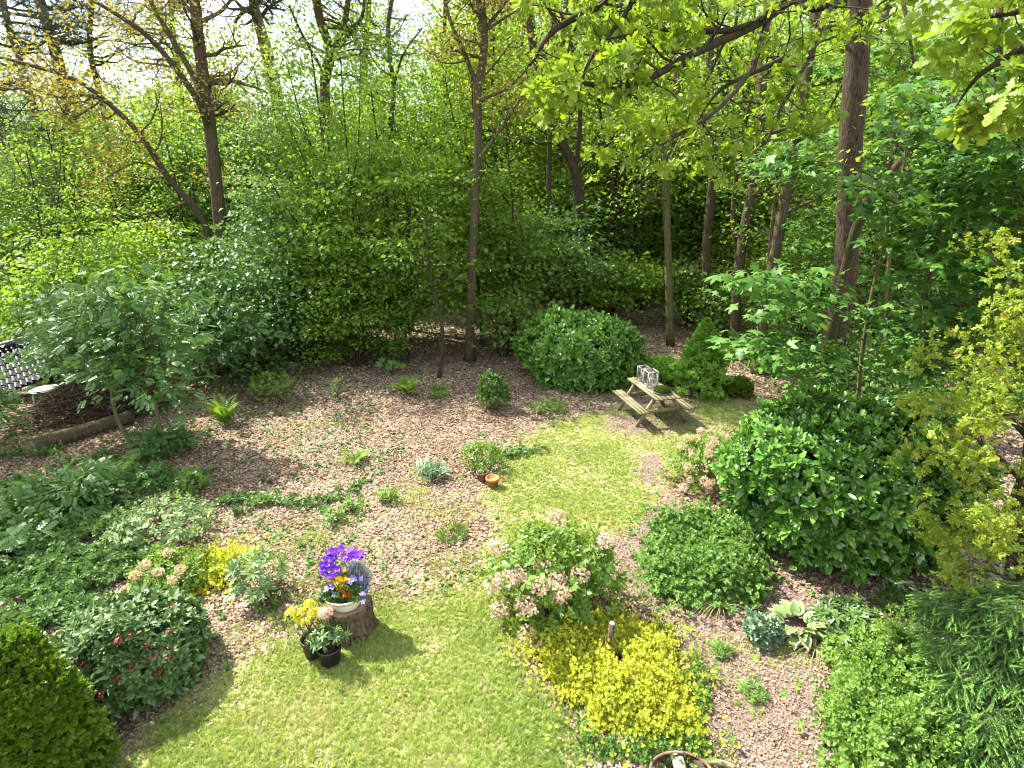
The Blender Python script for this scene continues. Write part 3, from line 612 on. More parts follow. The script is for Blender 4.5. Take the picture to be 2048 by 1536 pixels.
HS_ = hero('forest_tree', 'slim dark tree with two upright limbs rising through the bright dome tree', 'tree', limbpx([(940, 712), (941, 600), (950, 400), (957, 300), (955, 180), (968, 100), (965, 30), (955, -50)], [17.6, 17.6, 18, 18, 18, 18, 18, 18]), (.15, .1),
     [(limbpx([(955, 175), (930, 110), (900, 40), (880, -40)], 18), .07, .04, 6, 1.8), (limbpx([(960, 315), (1000, 260), (1040, 200), (1072, 140)], 17.6), .06, .02, 6, 1.5), (limbpx([(968, 60), (1000, 20), (1030, -20)], 18), .05, .03, 5, 1.4)],
     DIA, 'orange_bud', 13, .3, .11, 303, 'bark', 8, 1.8, .5, 4)
def stem(label, pts, Y, r, seed, limbs=(), mat='hazel_b', nb=10, L=2.2, k=8, cat='tree', name='forest_tree', bark='bark', t0=.4, size=.12, keep=1, group='tall bare trunks at the edge of the wood on the right'):
    return hero(name, label, cat, limbpx(pts, Y), r, [(limbpx(p, y), a, b, n_, l_) for p, y, a, b, n_, l_ in limbs], DIA, mat, k, .3, size, seed, bark, nb, L, t0, 4, group, keep=keep)
stem('straight greenish trunk forking high up, right behind the picnic table', [(1341, 692), (1336, 500), (1332, 330), (1350, 240), (1352, 120), (1345, -40)], 19.3, (.13, .1), 311,
     [([(1332, 335), (1300, 270), (1250, 230)], 19, .06, .02, 6, 1.6), ([(1333, 400), (1290, 390), (1262, 360)], 19, .05, .02, 5, 1.2), ([(1335, 330), (1375, 250), (1430, 160)], 19, .05, .02, 6, 1.5)], bark='bark_green')
stem('slightly bent brown trunk between the picnic table and the young maple', [(1420, 655), (1413, 500), (1424, 380), (1427, 300), (1420, 180), (1421, 60), (1425, -60)], 21, (.16, .12), 312)
stem('stout trunk leaning right behind the small soft conifer', [(1468, 690), (1476, 560), (1490, 450), (1505, 370), (1520, 250), (1527, 120), (1540, -40)], 19.5, (.17, .12), 313, [([(1478, 520), (1466, 440), (1475, 330), (1500, 200)], 19.8, .09, .05, 5, 1.5)])
stem('tall trunk leaning right beside the big oak', [(1515, 748), (1530, 620), (1555, 480), (1575, 370), (1600, 230), (1622, 100), (1642, -30)], 16.3, (.16, .11), 314, [([(1530, 600), (1545, 440), (1560, 330), (1585, 200)], 17, .06, .04, 4, 1.4), ([(1590, 290), (1650, 230), (1700, 140)], 16.5, .05, .02, 5, 1.4)])
stem('dark twisted tree with crooked forks left of the hanging oak boughs', [(1160, 640), (1158, 420), (1148, 340), (1112, 260), (1085, 170), (1060, 60), (1050, -60)], 22, (.22, .1), 315, [([(1150, 350), (1160, 230), (1150, 120), (1120, 20)], 22, .1, .05, 6, 2), ([(1150, 350), (1200, 300), (1250, 270)], 22, .07, .03, 6, 1.8)], bark='bark_dark')
stem('thin upright trunk just behind the hanging oak boughs', [(1105, 640), (1100, 480), (1098, 350), (1104, 120), (1110, -50)], 23, (.11, .08), 316)
stem('thin dark trunk behind the top of the central laurel', [(1215, 640), (1212, 520), (1220, 420), (1230, 250), (1240, 60)], 24, (.14, .1), 317, bark='bark_dark')
stem('dark trunk in the shade left of the greenish trunk', [(1278, 620), (1275, 450), (1290, 300), (1300, 150), (1290, -40)], 25, (.17, .12), 318, bark='bark_dark')
stem('slender tree with crossing limbs above the dome tree', [(783, 420), (781, 260), (787, 180), (776, 60), (792, -40)], 27, (.12, .08), 319, [([(786, 180), (806, 110), (845, 55)], 27, .06, .03, 5, 1.5), ([(780, 250), (740, 290)], 27, .05, .02, 4, 1)], mat='hazel')
stem('straight thin trunk in the bright gap right of the dome tree', [(893, 420), (892, 220), (888, 100), (893, -40)], 30, (.13, .09), 320)
stem('dark trunk half hidden behind the big oak trunk', [(1650, 740), (1690, 540), (1735, 400), (1800, 325), (1870, 255)], [13, 12.6, 12.2, 12, 12], (.12, .05), 321, nb=5, L=1.2, bark='bark_dark', t0=.5, keep=.4)
stem('far trunk in the shade at the right edge', [(1880, 700), (1905, 520), (1960, 380), (1990, 250), (2000, 0)], 17, (.13, .08), 322, bark='bark_dark', mat='deep')
stem('thin far stem left of the leaning tall trunk', [(1585, 600), (1592, 450), (1600, 330), (1610, 200)], 26, (.1, .07), 323)
stem('mossy stem leaning steeply over the leaf litter under the dome tree', [(816, 648), (860, 580), (925, 490), (950, 410), (970, 330)], [21.4, 21, 20, 19.5, 19], (.14, .05), 324, nb=8, L=1.5, bark='bark_green', mat='hazel', t0=.5)
stem('thin sapling trunk with ivy at its foot, in front of the dome tree', [(879, 757), (885, 660), (870, 590), (857, 520), (852, 430)], 15.9, (.06, .025), 325, nb=6, L=1, bark='bark_dark', mat='hazel', t0=.5, group='saplings under the dome tree')


def high_crown(th, c, rx, ry, rz, n, k, seed, mat='oak_far'):
    g = np.random.RandomState(seed); C = np.array(c) + rdir(n, g) * g.rand(n, 1) ** .33 * [rx, ry, rz]; o = np.array(th['_o'])
    build('crown', spray(C, k, .38, .15, DIA, g, .5), M[mat], th); top = np.array([o[0], o[1], c[2] - rz * .9])
    build('upper_limbs', joinT([tube(smoothp([top, (top + q) / 2 + g.randn(3) * .3, q], 4), (.06, .015), 5, False, g.rand()) for q in C[::9]]), M['bark'], th)
high_crown(HL_, (-10.3, 22.5, 14.6), 4.6, 3.6, 2.6, 330, 24, 801)
high_crown(HC_, (-8.5, 27, 15.5), 4, 3.5, 2.6, 260, 22, 802)
high_crown(HS_, (-2.2, 19, 13.8), 3, 2.4, 2, 120, 20, 803)
sd = hero('oak_tree', 'leafy tree just beyond the left edge that shades the carpet of low leaves', 'tree', [(-16, 13.5, 0), (-15.9, 13.6, 4), (-16.2, 13.7, 8), (-16, 13.5, 11)], (.2, .1), [], DIA, 'hazel', 8, .3, .14, 804, 'bark', 14, 3, .4, 4)
high_crown(sd, (-15.6, 13.2, 9), 3.4, 3.4, 3, 260, 24, 805, 'hazel')
# big oak with boughs reaching over the garden
def anchors_of(bs):
    pass
g = np.random.RandomState(330)
P = smoothp(limbpx([(1640, 790), (1663, 700), (1684, 590), (1690, 545), (1697, 450), (1700, 300), (1712, 150), (1720, 0), (1722, -150)], 13.2), 6); P[0, 2] = -.05
oak = thing('oak_tree', 'big oak with a thick brown trunk and bright yellow green boughs hanging in front', 'tree', P[0]); n = len(P); rad = np.linspace(.27, .21, n); rad[17:20] *= 1.1; rad[:4] *= np.array([1.3, 1.15, 1.08, 1.03])
build('trunk', tube(P, rad * (1 + .02 * g.randn(n)), 18, True, .5, .025, g), M['bark_oak'], oak, True)
BO = [([(1720, -150), (1640, -60), (1540, 30), (1400, 100), (1260, 170), (1120, 160)], [13, 11, 9.3, 8, 7.3, 7.0], .10, 16, 1.15),
      ([(1720, -160), (1560, -170), (1380, -90), (1220, 0), (1110, 60), (1060, 130)], [13, 10.5, 8.8, 7.8, 7.4, 7.1], .09, 16, 1.1),
      ([(1540, 30), (1500, 140), (1420, 230), (1320, 290), (1240, 340)], [9.3, 8.6, 8, 7.6, 7.3], .05, 12, .85),
      ([(1540, 30), (1460, 60), (1330, 60), (1200, 80)], [9.3, 8.4, 7.8, 7.3], .05, 12, 1.0),
      ([(1712, 60), (1640, 60), (1560, 120), (1440, 180), (1380, 270)], [13, 10.8, 9.4, 8.6, 8.2], .07, 14, .95),
      ([(1712, -60), (1660, 20), (1610, 130), (1560, 220), (1530, 290)], [13, 10.5, 9.2, 8.8, 8.6], .05, 10, .8),
      ([(1716, -100), (1790, -40), (1820, 80), (1830, 150)], [13, 11, 10.4, 10], .05, 9, .9),
      ([(1400, -150), (1300, -60), (1250, 30), (1180, 120), (1150, 220)], [10, 8.5, 7.8, 7.2, 7.0], .05, 12, .9)]
w = []; a = []
for pts, Y, r_, nb_, L_ in BO:
    Q = smoothp(limbpx(pts, Y), 6); w.append(tube(Q, (r_, r_ * .2), 7, False, g.rand())); w2, a2 = branches(Q, r_, r_ * .2, g, nb_, L_, .3, 4, .8, -.03, 4, .35); w += w2; a += a2
w2, a2 = branches(P, .3, .24, g, 6, 2.6, .82, 4); w += w2; a += a2
build('branches', joinT(w), M['bark_dark'], oak, True); a = np.array(a); nA = len(a); a = a[g.rand(nA) < .85]
Z = np.array([0, 0, .3]) + g.randn(len(a), 3) * .6
n = len(a); fo = scat(W_OAK, a + g.randn(n, 3) * .03, fr_axis(Z, g.rand(n) * 6.28), .088 * (1 + .2 * g.randn(n)).clip(.6, 1.5), g.rand(n), .5)
build('foliage', fo, M['oak_fresh'], oak)

# oak outside the right edge whose large leaves fill the top right corner
g = np.random.RandomState(340); P = smoothp([(4.9, 1.0, -.05), (4.8, 1.2, 3), (4.9, 1.4, 6), (4.7, 1.5, 9)], 6)
ok2 = thing('oak_tree', 'oak beyond the right edge whose big lobed leaves fill the top right corner', 'tree', P[0]); build('trunk', tube(P, (.25, .15), 12, True, .5, .02, g), M['bark_oak'], ok2, True)
w = []; a = []
for pts, Y, r_, nb_, L_ in [([(2400, -200), (2200, -60), (2050, 20), (1900, 40)], [2.6, 3.4, 3.9, 4.2], .03, 14, .4), ([(2400, 0), (2200, 30), (2060, 90), (1960, 150), (1910, 215)], [2.6, 3.3, 3.8, 4, 4.1], .025, 14, .35),
                            ([(2400, -300), (2100, -120), (1950, -40), (1820, 0)], [2.6, 3.5, 4.1, 4.4], .025, 12, .4), ([(2400, 100), (2200, 130), (2080, 190), (2010, 240)], [2.6, 3.2, 3.6, 3.8], .02, 8, .3)]:
    pp = limbpx(pts, Y); Q = smoothp([P[12]] + pp, 6); w.append(tube(Q, (r_ * 2, r_ * .2), 7, False)); w2, a2 = branches(Q, r_, r_ * .2, g, nb_, L_, .4, 3, .8, -.03, 4, .35); w += w2; a += a2
build('branches', joinT(w), M['bark_dark'], ok2, True); a = np.array(a); a = a[g.rand(len(a)) < .36]; n = len(a)
build('foliage', scat(W_OAK, a, fr_axis(np.array([-.2, 0, .1]) + g.randn(n, 3) * .6, g.rand(n) * 6.28), .085 * (1 + .2 * g.randn(n)).clip(.6, 1.4), g.rand(n), .5), M['oak_fresh'], ok2)

# bronze oak along the right edge
g = np.random.RandomState(350); P = smoothp([at(2045, 1420, 5.4) * [1, 1, 0] + [0, 0, -.05], at(2036, 1300, 5.4), at(2045, 1130, 5.5), at(2090, 800, 5.7), at(2110, 300, 6), at(2120, -100, 6)], 6)
br = thing('oak_tree', 'oak at the right edge with golden bronze young leaves and catkins', 'tree', P[0]); build('trunk', tube(P, (.17, .11), 14, True, .5, .03, g), M['bark_dark'], br, True)
w = []; a = []
for pts, Y, r_, nb_, L_ in [([(2080, 1250), (2010, 1230), (1960, 1235), (1930, 1200)], [5.4, 4.9, 4.8, 4.8], .02, 8, .3), ([(2090, 1100), (2040, 1050), (2000, 1060), (1960, 1040)], [5.5, 4.8, 4.7, 4.7], .02, 10, .4), ([(2090, 860), (2040, 830), (1990, 830), (1940, 800)], [5.6, 4.9, 5, 5.2], .02, 10, .45), ([(2090, 640), (2060, 620), (2020, 640)], [5.8, 5.6, 5.6], .02, 7, .4), ([(2080, 900), (1980, 800), (1900, 740), (1830, 700)], [5.7, 5.9, 6.3, 6.6], .03, 9, .55), ([(2080, 1000), (1980, 900), (1900, 850), (1810, 810)], [5.7, 5.6, 5.8, 6.0], .03, 12, .55),
                            ([(2070, 1060), (1990, 980), (1920, 930), (1860, 900)], [5.6, 5.2, 5.3, 5.4], .03, 12, .5), ([(2060, 1140), (1980, 1080), (1910, 1050), (1850, 1050)], [5.5, 5.1, 5.1, 5.2], .03, 12, .45),
                            ([(2060, 1200), (2000, 1150), (1950, 1140), (1900, 1160)], [5.5, 5, 4.9, 4.9], .02, 9, .35), ([(2095, 700), (2040, 600), (1990, 520), (1950, 470)], [5.8, 6, 6.2, 6.4], .03, 7, .5), ([(2090, 760), (2050, 740), (1990, 700), (1930, 690)], [5.7, 5.4, 5.6, 5.8], .02, 8, .45)]:
    Q = smoothp(limbpx(pts, Y), 6); w.append(tube(Q, (r_, r_ * .25), 6, False)); w2, a2 = branches(Q, r_, r_ * .2, g, nb_, L_, .1, 4, .8, .0, 4, .35); w += w2; a += a2
build('branches', joinT(w), M['bark_dark'], br, True); a = np.array(a); a = np.repeat(a, 2, 0) + g.randn(len(a) * 2, 3) * .06; n = len(a)
build('foliage', scat(W_OAK, a, fr_axis(np.array([-.1, -.2, .4]) + g.randn(n, 3) * .5, g.rand(n) * 6.28),   .036 * (1 + .25 * g.randn(n)).clip(.5, 1.5), g.rand(n), .5), M['oak_bronze'], br)

# ------------------------------------------------------------------ sycamore maples on the right
def maple(label, stempx, Y, r, sprays, seed, size=.16, k=7):
    g = np.random.RandomState(seed); P = smoothp(limbpx(stempx, Y), 6); b = P[0] * [1, 1, 0]; P = np.concatenate([[b - [0, 0, .05]], P]); th = thing('maple_tree', label, 'tree', P[0], 'young maples between the big oak and the right edge')
    build('trunk', tube(P, (r, r * .4), 8, True), M['bark_green'], th, True); w = []; C = []
    for px, py, y in sprays:
        e = at(px, py, y); i = np.argmin(np.abs(P[:, 2] - (e[2] - .5))); q = P[i]; mid = (q + e) / 2 + [0, 0, .15]; Q = smoothp([q, mid, e], 4); w.append(tube(Q, (.014, .005), 5, False))
        for u in np.linspace(.6 if px < 1660 else .45, 1, 4): C.append(q * (1 - u) + e * u + [0, 0, .1 * (1 - u)] + g.randn(3) * .05)
        C += [e + g.randn(3) * [.22, .22, .05] for _ in range(4)]
    build('branches', joinT(w), M['bark_green'], th); C = np.array(C); n = len(C) * k; o = g.randn(n, 3) * np.array([.2, .2, .07]); PP = np.repeat(C, k, 0) + o
    Y_ = norm(o * [1, 1, .2] + g.randn(n, 3) * .1) - [0, 0, .25]; Nn = np.array([-.1, -.15, 1.2]) + g.randn(n, 3) * .35
    build('foliage', scat(MAP, PP, fr_leaf(Y_, Nn), size * .62 * (1 + .25 * g.randn(n)).clip(.5, 1.6), g.rand(n), 1.0), M['maple'], th)
g = np.random.RandomState(360)
maple('young maple on a thin greenish stem whose leaf sprays cross the big oak trunk', [(1718, 780), (1725, 700), (1750, 560), (1790, 430), (1812, 300), (1830, 180)], 9.2, .04,
      [(1500, 570, 8.6), (1560, 555, 8.4), (1620, 560, 8.6), (1480, 690, 9), (1550, 690, 8.8), (1610, 700, 8.6), (1570, 630, 9), (1540, 330, 9), (1590, 320, 9.2), (1760, 400, 8.8), (1700, 370, 8.6), (1820, 480, 8.8), (1780, 620, 8.6), (1860, 380, 9), (1600, 740, 9), (1520, 560, 8.2), (1500, 700, 8.4), (1590, 600, 8.0)], 361, .21)
maple('leafy maple in half shade right of the thin greenish stem', [(1860, 760), (1850, 600), (1880, 450), (1900, 300), (1910, 120)], 8.6, .045,
      [(g.randint(1800, 2040), g.randint(170, 740), 7.6 + 2 * g.rand()) for _ in range(42)], 362, .17)
maple('shaded maple with large dark leaves at the right edge', [(2060, 900), (2040, 700), (2050, 500), (2040, 250)], 7.4, .045,
      [(g.randint(1900, 2110), g.randint(230, 800), 6.8 + 1.5 * g.rand()) for _ in range(34)], 363, .18)
maple('maple sapling crown rising behind the big oak trunk', [(1760, 700), (1780, 500), (1790, 300), (1800, 100)], 14.5, .06,
      [(g.randint(1560, 2000), g.randint(60, 640), 14.3 + 3 * g.rand()) for _ in range(70)], 364, .2, 8)

# ------------------------------------------------------------------ understory of the wood edge
def tpx(name, label, cat, pxc, wpx, ytop, Y, z0, leaf, mat, ncl, k, s, size, seed, **kw):
    dep = Y * cos(R(CAM_T)) + (CAM_H - 2) * sin(R(CAM_T)); r = wpx / 2 / CAM_F * dep; h = at(pxc, ytop, Y)[2]; x = at(pxc, (ytop + 500) / 2, Y)[0]
    return thicket(name, label, cat, (x, Y), r, r * kw.pop('ryf', .9), h, z0, leaf, mat, ncl, k, s, size, seed, **kw)
tpx('dome_tree', 'wide dome shaped tree of bright green leaves in the middle of the wood edge', 'tree', 775, 390, 283, 19, .9, DIAW, 'hazel_b', 520, 44, .38, .125, 401, nst=60, sr=.04, shell=.22)
tpx('hazel_shrub', 'bright leafy shrub low at the left foot of the dome tree', 'shrub', 690, 190, 480, 17, .3, DIAW, 'hazel_b', 260, 26, .22, .09, 402, nst=20)
tpx('hazel_shrub', 'hazel sapling with drooping leaves in front of the dark hollow', 'shrub', 800, 150, 500, 17.5, .9, DIAW, 'hazel', 140, 22, .22, .09, 403, nst=14)
US = [('pale leafed shrub filling the gap left of the dome tree', 560, 230, 380, 19.5, .1, 'rowan', 420), ('sunlit golden green sapling crowns between the far right trunks', 1450, 300, 300, 29, .8, 'oak_far', 420), ('bright hazel in the sun behind the twin right trunks', 1560, 240, 380, 25, .3, 'hazel_b', 340), ('yellow green sapling in the sun behind the greenish trunk', 1290, 200, 400, 27, .3, 'hazel_b', 300), ('shrub with whitish green leaves below the forked tree', 460, 220, 470, 16.5, .1, 'rowan', 380),
      ('tall pale hazel behind the left forked tree', 500, 250, 300, 24, .2, 'pale', 420), ('yellow green bush under the leaning limb of the forked tree', 300, 240, 430, 21, .2, 'hazel_b', 420),
      ('dense green shrub at the far left edge of the wood', 40, 260, 330, 24, .2, 'hazel', 420), ('lime coloured young tree at the far left, level with its neighbour shrubs', 170, 230, 440, 18, .2, 'hazel_b', 400),
      ('light bush behind the tiled roof', 60, 190, 530, 17, .4, 'hazel_b', 260), ('willowy pale tree in the sky gap between the forked trees', 560, 230, 110, 30, 1.5, 'pale', 520),
      ('round green bush between the forked trees', 470, 200, 250, 28, .4, 'hazel', 380), ('leafy shrub right of the slim dark tree', 1030, 200, 430, 20, 1.2, 'hazel', 200),
      ('rowan like sapling with grey green tiers behind the central laurel', 1110, 200, 400, 21, 1.3, 'rowan', 170), ('low green sapling between the slim dark tree and the laurel', 1010, 110, 570, 18, .5, 'hazel', 90),
      ('grey green sapling right above the central laurel', 1240, 170, 500, 22, .8, 'hazel_b', 130), ('dark shrub mass at the back of the middle gap', 1180, 230, 330, 26, .3, 'hazel', 380),
      ('golden green hazel beside the hanging oak boughs', 1060, 230, 230, 28, .6, 'oak_far', 400), ('light green sapling behind the greenish trunk', 1390, 120, 520, 22, .5, 'hazel', 90),
      ('low shrub between the two right hand trunks', 1450, 130, 570, 21, .1, 'hazel', 80), ('green thicket behind the big oak trunk', 1640, 230, 430, 20, .2, 'hazel', 380),
      ('shady thicket right of the big oak trunk', 1850, 300, 420, 16, .2, 'deep', 420), ('low shrub in shade at the foot of the leaning trunks', 1600, 130, 660, 17, .05, 'deep', 160),
      ('dark evergreen bush low behind the right laurel', 1800, 280, 690, 12.5, .05, 'deep', 360), ('tall yellowish tree behind the leaning trunks', 1600, 260, 150, 30, 1.5, 'oak_far', 460),
      ('leafy crown behind the slim forked tree', 900, 230, 170, 30, 1.5, 'hazel', 440), ('sunny crown above the dome tree', 820, 200, 130, 33, 2, 'pale', 380),
      ('green crown deep behind the greenish trunk', 1340, 250, 250, 32, 1, 'oak_far', 420), ('dense hazel just left of the dome tree', 600, 160, 470, 18, .2, 'hazel', 260)]
for i, (lb, px, w_, yt, Y, z0, mt, nc) in enumerate(US):
    tpx('understory_shrub', lb, 'shrub', px, w_, yt, Y, z0, DIA if i % 3 else DIAW, mt, int(nc * .62), 30, .3 + .007 * Y, .095 + .0025 * Y, 420 + i, nst=16, group='shrubs and saplings along the wood edge')

MID = [('tall airy hazel rising behind the leaning limb of the forked tree', 330, 260, 170, 26, 'hazel'), ('feathery pale tree left of the forked trunk', 240, 240, 200, 31, 'pale'), ('golden leafed tree crown between the leaning pines', 110, 240, 210, 28, 'oak_far'),
       ('bluish green tree crown at the far left edge', 10, 220, 190, 33, 'pale'), ('green tree crown behind the left forked trunk', 440, 220, 150, 33, 'hazel'), ('light drooping crown left of the grey forked tree', 590, 230, 120, 31, 'pale'),
       ('full green crown right of the grey forked tree', 720, 220, 170, 27, 'hazel_b'), ('tall crown over the top of the dome tree', 850, 240, 60, 29, 'hazel'), ('olive green crown behind the slim dark tree', 990, 240, 20, 27, 'oak_far'),
       ('leafy crown left of the hanging oak boughs', 1080, 220, 100, 31, 'hazel_b'), ('yellow green crown seen through the hanging oak boughs', 1230, 260, 60, 30, 'oak_far'), ('green crown above the greenish trunk', 1380, 240, 100, 33, 'hazel'),
       ('leafy crown between the leaning trunks', 1530, 240, 60, 31, 'oak_far'), ('shady crown right of the big oak trunk', 1820, 300, 20, 20, 'hazel'), ('dense crown at the right edge behind the maples', 2000, 260, 40, 17, 'deep'),
       ('bright backlit foliage crown filling the gap right of the twisted tree', 1200, 240, 200, 28, 'oak_far'), ('bright backlit crown left of the leaning trunks', 1400, 220, 220, 27, 'hazel_b'), ('light hazel crown low behind the twisted tree', 1120, 200, 330, 25, 'hazel_b'), ('golden backlit crown right of the leaning trunks', 1640, 200, 240, 26, 'oak_far'), ('thin crown high in the sky over the left forked tree', 380, 260, 10, 34, 'oak_far'), ('thin pale crown against the sky at the top left corner', 60, 240, 60, 34, 'pale'), ('thin crown high between the pines in the sky gap', 180, 240, 60, 38, 'oak_far'), ('thin crown high left of the grey forked tree', 470, 260, 20, 38, 'oak_far'), ('thin crown in the sky right of the grey forked tree', 740, 220, 10, 36, 'oak_far')]
for i, (lb, px, w_, yt, Y, mt) in enumerate(MID):
    thin = 'thin crown' in lb
    tpx('leafy_tree', lb, 'tree', px, w_, yt, Y, 2.2 if not thin else 5, DIA if i % 2 else DIAW, mt, 260 if thin else 420, 22 if thin else 24, .55, .17, 900 + i, nst=30, sr=.05, shell=.5, amp=.4, flat=.3, group='mid height trees filling the wood edge')
SAP = 'thin saplings rising out of the shrubs'
g0 = np.random.RandomState(77); sp = forest_tree('sapling_tree', 'thin dark sapling stem rising out of the shrubs at the wood edge', 'tree', 105, 7.5, .055, DIA, 'hazel_b', 'bark_dark', 12, 1.3, 7, .26, .12, SAP, .3, x=-5.5, y=19.5)
for i in range(13):
    px = g0.randint(-20, 1090); Y = 17.5 + 8 * g0.rand(); c = at(px, 500, Y); copy_thing(sp, (c[0], Y, 0), g0.rand() * 6.28, (.75 + .5 * g0.rand(), .75 + .5 * g0.rand()), sp['label'], SAP)
# rowans in front, left
def rowan(label, basepx, tips, lean, h, rx, seed, ncl, size=.19, k=5, z0=.9):
    b = G(*basepx); th, C, g = thicket('rowan_tree', label, 'shrub', b, rx, rx * .8, h, z0, PIN, 'rowan', ncl, k + 2, .2, size, seed, nst=12, sr=.03, group='rowans in front of the brush pile', lean=lean, bark='bark_green', flat=.35, droop=.15)
rowan('rowan with layered silvery green leaves leaning left over the log', (345, 915), None, (-.75, .7), 3.9, 1.0, 451, 190, z0=1.35)
rowan('second rowan with a thin crooked pale stem beside the end of the log', (270, 900), None, (-1.3, 1.2), 3.4, 1.0, 452, 130, z0=1.6)
rowan('bushy rowan standing behind the brush pile', (250, 800), None, (-.3, .4), 3.0, 1.5, 453, 230)
rowan('rowan at the left edge in front of the tiled roof', (-20, 895), None, (-.4, 0), 1.7, .7, 454, 90, z0=.5)
rowan('rowan shrub between the brush pile and the mossy stump', (440, 790), None, (.1, .3), 2.6, 1.1, 455, 170)
# ------------------------------------------------------------------ garden shrubs
Tm = M['bark_green']
bushpx('laurel_shrub', 'large glossy cherry laurel on the right in front of the big oak', 'shrub', 1680, 420, 1190, 800, W_LAUREL, 'laurel', 2700, .155, 501, smooth=True, nst=30, shell=.15, amp=.2, up=.6)
bushpx('laurel_shrub', 'rounded dark cherry laurel behind the left bench of the picnic table', 'shrub', 1167, 228, 790, 628, W_LAUREL, 'laurel', 2300, .145, 502, smooth=True, nst=24, amp=.16, up=.4)
bushpx('boxwood_shrub', 'dense yellow green box bush in the bottom left corner', 'shrub', 62, 205, 1640, 1300, W_BOX, 'box', 8000, .048, 503, nst=20, shell=.2, amp=.42)
sk, P, D, g = bushpx('skimmia_shrub', 'evergreen skimmia with dark red flower heads beside the box bush', 'shrub', 268, 275, 1455, 1195, W_SKIM, 'skimmia', 1900, .085, 504, shell=.14, up=.7, nst=20)
RB = [(235, 1285), (292, 1280), (248, 1290), (300, 1282), (340, 1255), (345, 1292), (270, 1330), (315, 1345), (355, 1312), (212, 1400), (260, 1435), (178, 1340), (262, 1262), (350, 1210), (230, 1365), (300, 1315), (330, 1300), (315, 1400)]
def onbush(P, px, py, skip=.0):
    """the visible bush shoot nearest to a sight line"""
    d = norm(ray(px, py)[None])[0]; v = P - np.array([0, 0, CAM_H]); t = v @ d; e = np.linalg.norm(v - t[:, None] * d, axis=1); ok = np.where(e < max(.08, e.min() * 1.2))[0]; return P[ok[np.argmin(t[ok])]]
for px, py in RB:
    q = onbush(P, px, py) + np.array([0, -.02, .03]); n = 26; o = rdir(n, g) * .05 * g.rand(n, 1) ** .4; o[:, 2] = np.abs(o[:, 2])
    build('flower_head', scat(DIAW, q + o, fr_axis(o + [0, 0, .02], g.rand(n) * 6), .025, g.rand(n), 1.0), M['redbud'], sk)
def hydrangea(label, pxc, w, yb, yt, n, seed, heads, hr, size=.07, amp=.25, group='hydrangeas with last year dried flower heads', leaf=W_HYDR, mat='hydr', nh=None):
    th, P, D, g = bushpx('hydrangea_shrub', label, 'shrub', pxc, w, yb, yt, leaf, mat, n, size, seed, shell=.3, nst=26, amp=amp, up=.8, stemr=.012, group=group, stemmat='twig')
    c0 = np.array(th.location); sp = (P[:, 0].max() - P[:, 0].min()) / 2
    for h in heads:
        q = onbush(P, *h[:2]); Yh = q[1] - .07; q = at(h[0], h[1], Yh); q = q if q[2] > .1 else G(h[0], h[1], .12)
        r = hr * (h[2] if len(h) > 2 else 1) * (.85 + .3 * g.rand()); m = 170; o = rdir(m, g) * r * (.78 + .25 * g.rand(m, 1)); o[:, 2] *= .8
        build('flower_head', scat(DIAW, q + o, fr_leaf(rdir(m, g), o + g.randn(m, 3) * r * .5), r * .34, g.rand(m), 1.0), M['dryflower'], th)
        build('stem', tube([q, q * [.7, .7, .55] + np.array(th.location) * np.array([.3, .3, 0])], .005, 4, False), M['twig'], th)
    return th
hydrangea('hydrangea with big dried mophead flowers behind the golden ground cover', 1108, 262, 1305, 1045, 620, 505,
          [(1113, 1036), (1213, 1080), (995, 1092), (1085, 1130), (1035, 1148), (985, 1168), (1010, 1160), (1115, 1158), (1160, 1150), (1122, 1188), (1052, 1210), (1080, 1172), (1000, 1218), (1082, 1288), (1200, 1250), (1056, 1268), (1042, 1165)], .12, .085, .3)
gh = np.random.RandomState(9)
hydrangea('hydrangea crowded with small pinkish dried heads left of the right laurel', 1425, 165, 1005, 865, 420, 506,
          [(gh.randint(1362, 1500), gh.randint(858, 985), 1.0) for _ in range(44)], .075, .07)
hydrangea('small hydrangea with tan dried heads beside the golden strip on the left', 350, 160, 1215, 1110, 420, 507, [(335, 1105), (360, 1138), (290, 1130), (315, 1145), (345, 1160), (270, 1150), (230, 1205), (250, 1180)], .07, .06)
mound('golden_euonymus', 'low golden yellow ground cover shrub around the wooden stake', 'shrub', [(1050, 1300), (1100, 1262), (1180, 1240), (1245, 1240), (1320, 1268), (1355, 1330), (1385, 1400), (1395, 1470), (1320, 1490), (1200, 1455), (1130, 1400), (1085, 1340)], .24, W_GOLD, 'gold', 15000, .027, 510, bare=.33, ew=.12)
mound('pachysandra_patch', 'dense knee high green leafy patch in front of the right laurel', 'shrub', [(1310, 1200), (1300, 1130), (1310, 1060), (1400, 1045), (1500, 1090), (1530, 1160), (1520, 1200), (1450, 1215), (1360, 1210)], .33, W_PACH, 'pachy', 7500, .043, 511, edge=.2, ew=.14)
mound('spirea_shrub', 'light green small leaved shrub mass at the bottom right', 'shrub', [(1660, 1420), (1680, 1340), (1760, 1300), (1860, 1340), (1900, 1500), (1920, 1640), (1690, 1660), (1655, 1540)], .62, W_SPIR, 'spirea', 5200, .05, 512, jit=.6)
mound('periwinkle_patch', 'feathery green fringe along the right side of the golden shrub', 'ground cover', [(1370, 1300), (1400, 1320), (1420, 1420), (1400, 1490), (1340, 1500), (1390, 1440)], .16, W_GOLD, 'spirea', 1500, .028, 513)
mound('thyme_patch', 'sparse green and brown fringe below the golden shrub', 'ground cover', [(1150, 1440), (1250, 1480), (1400, 1500), (1380, 1530), (1230, 1530), (1180, 1500)], .12, W_GOLD, 'pachy', 1300, .028, 514, bare=.35)
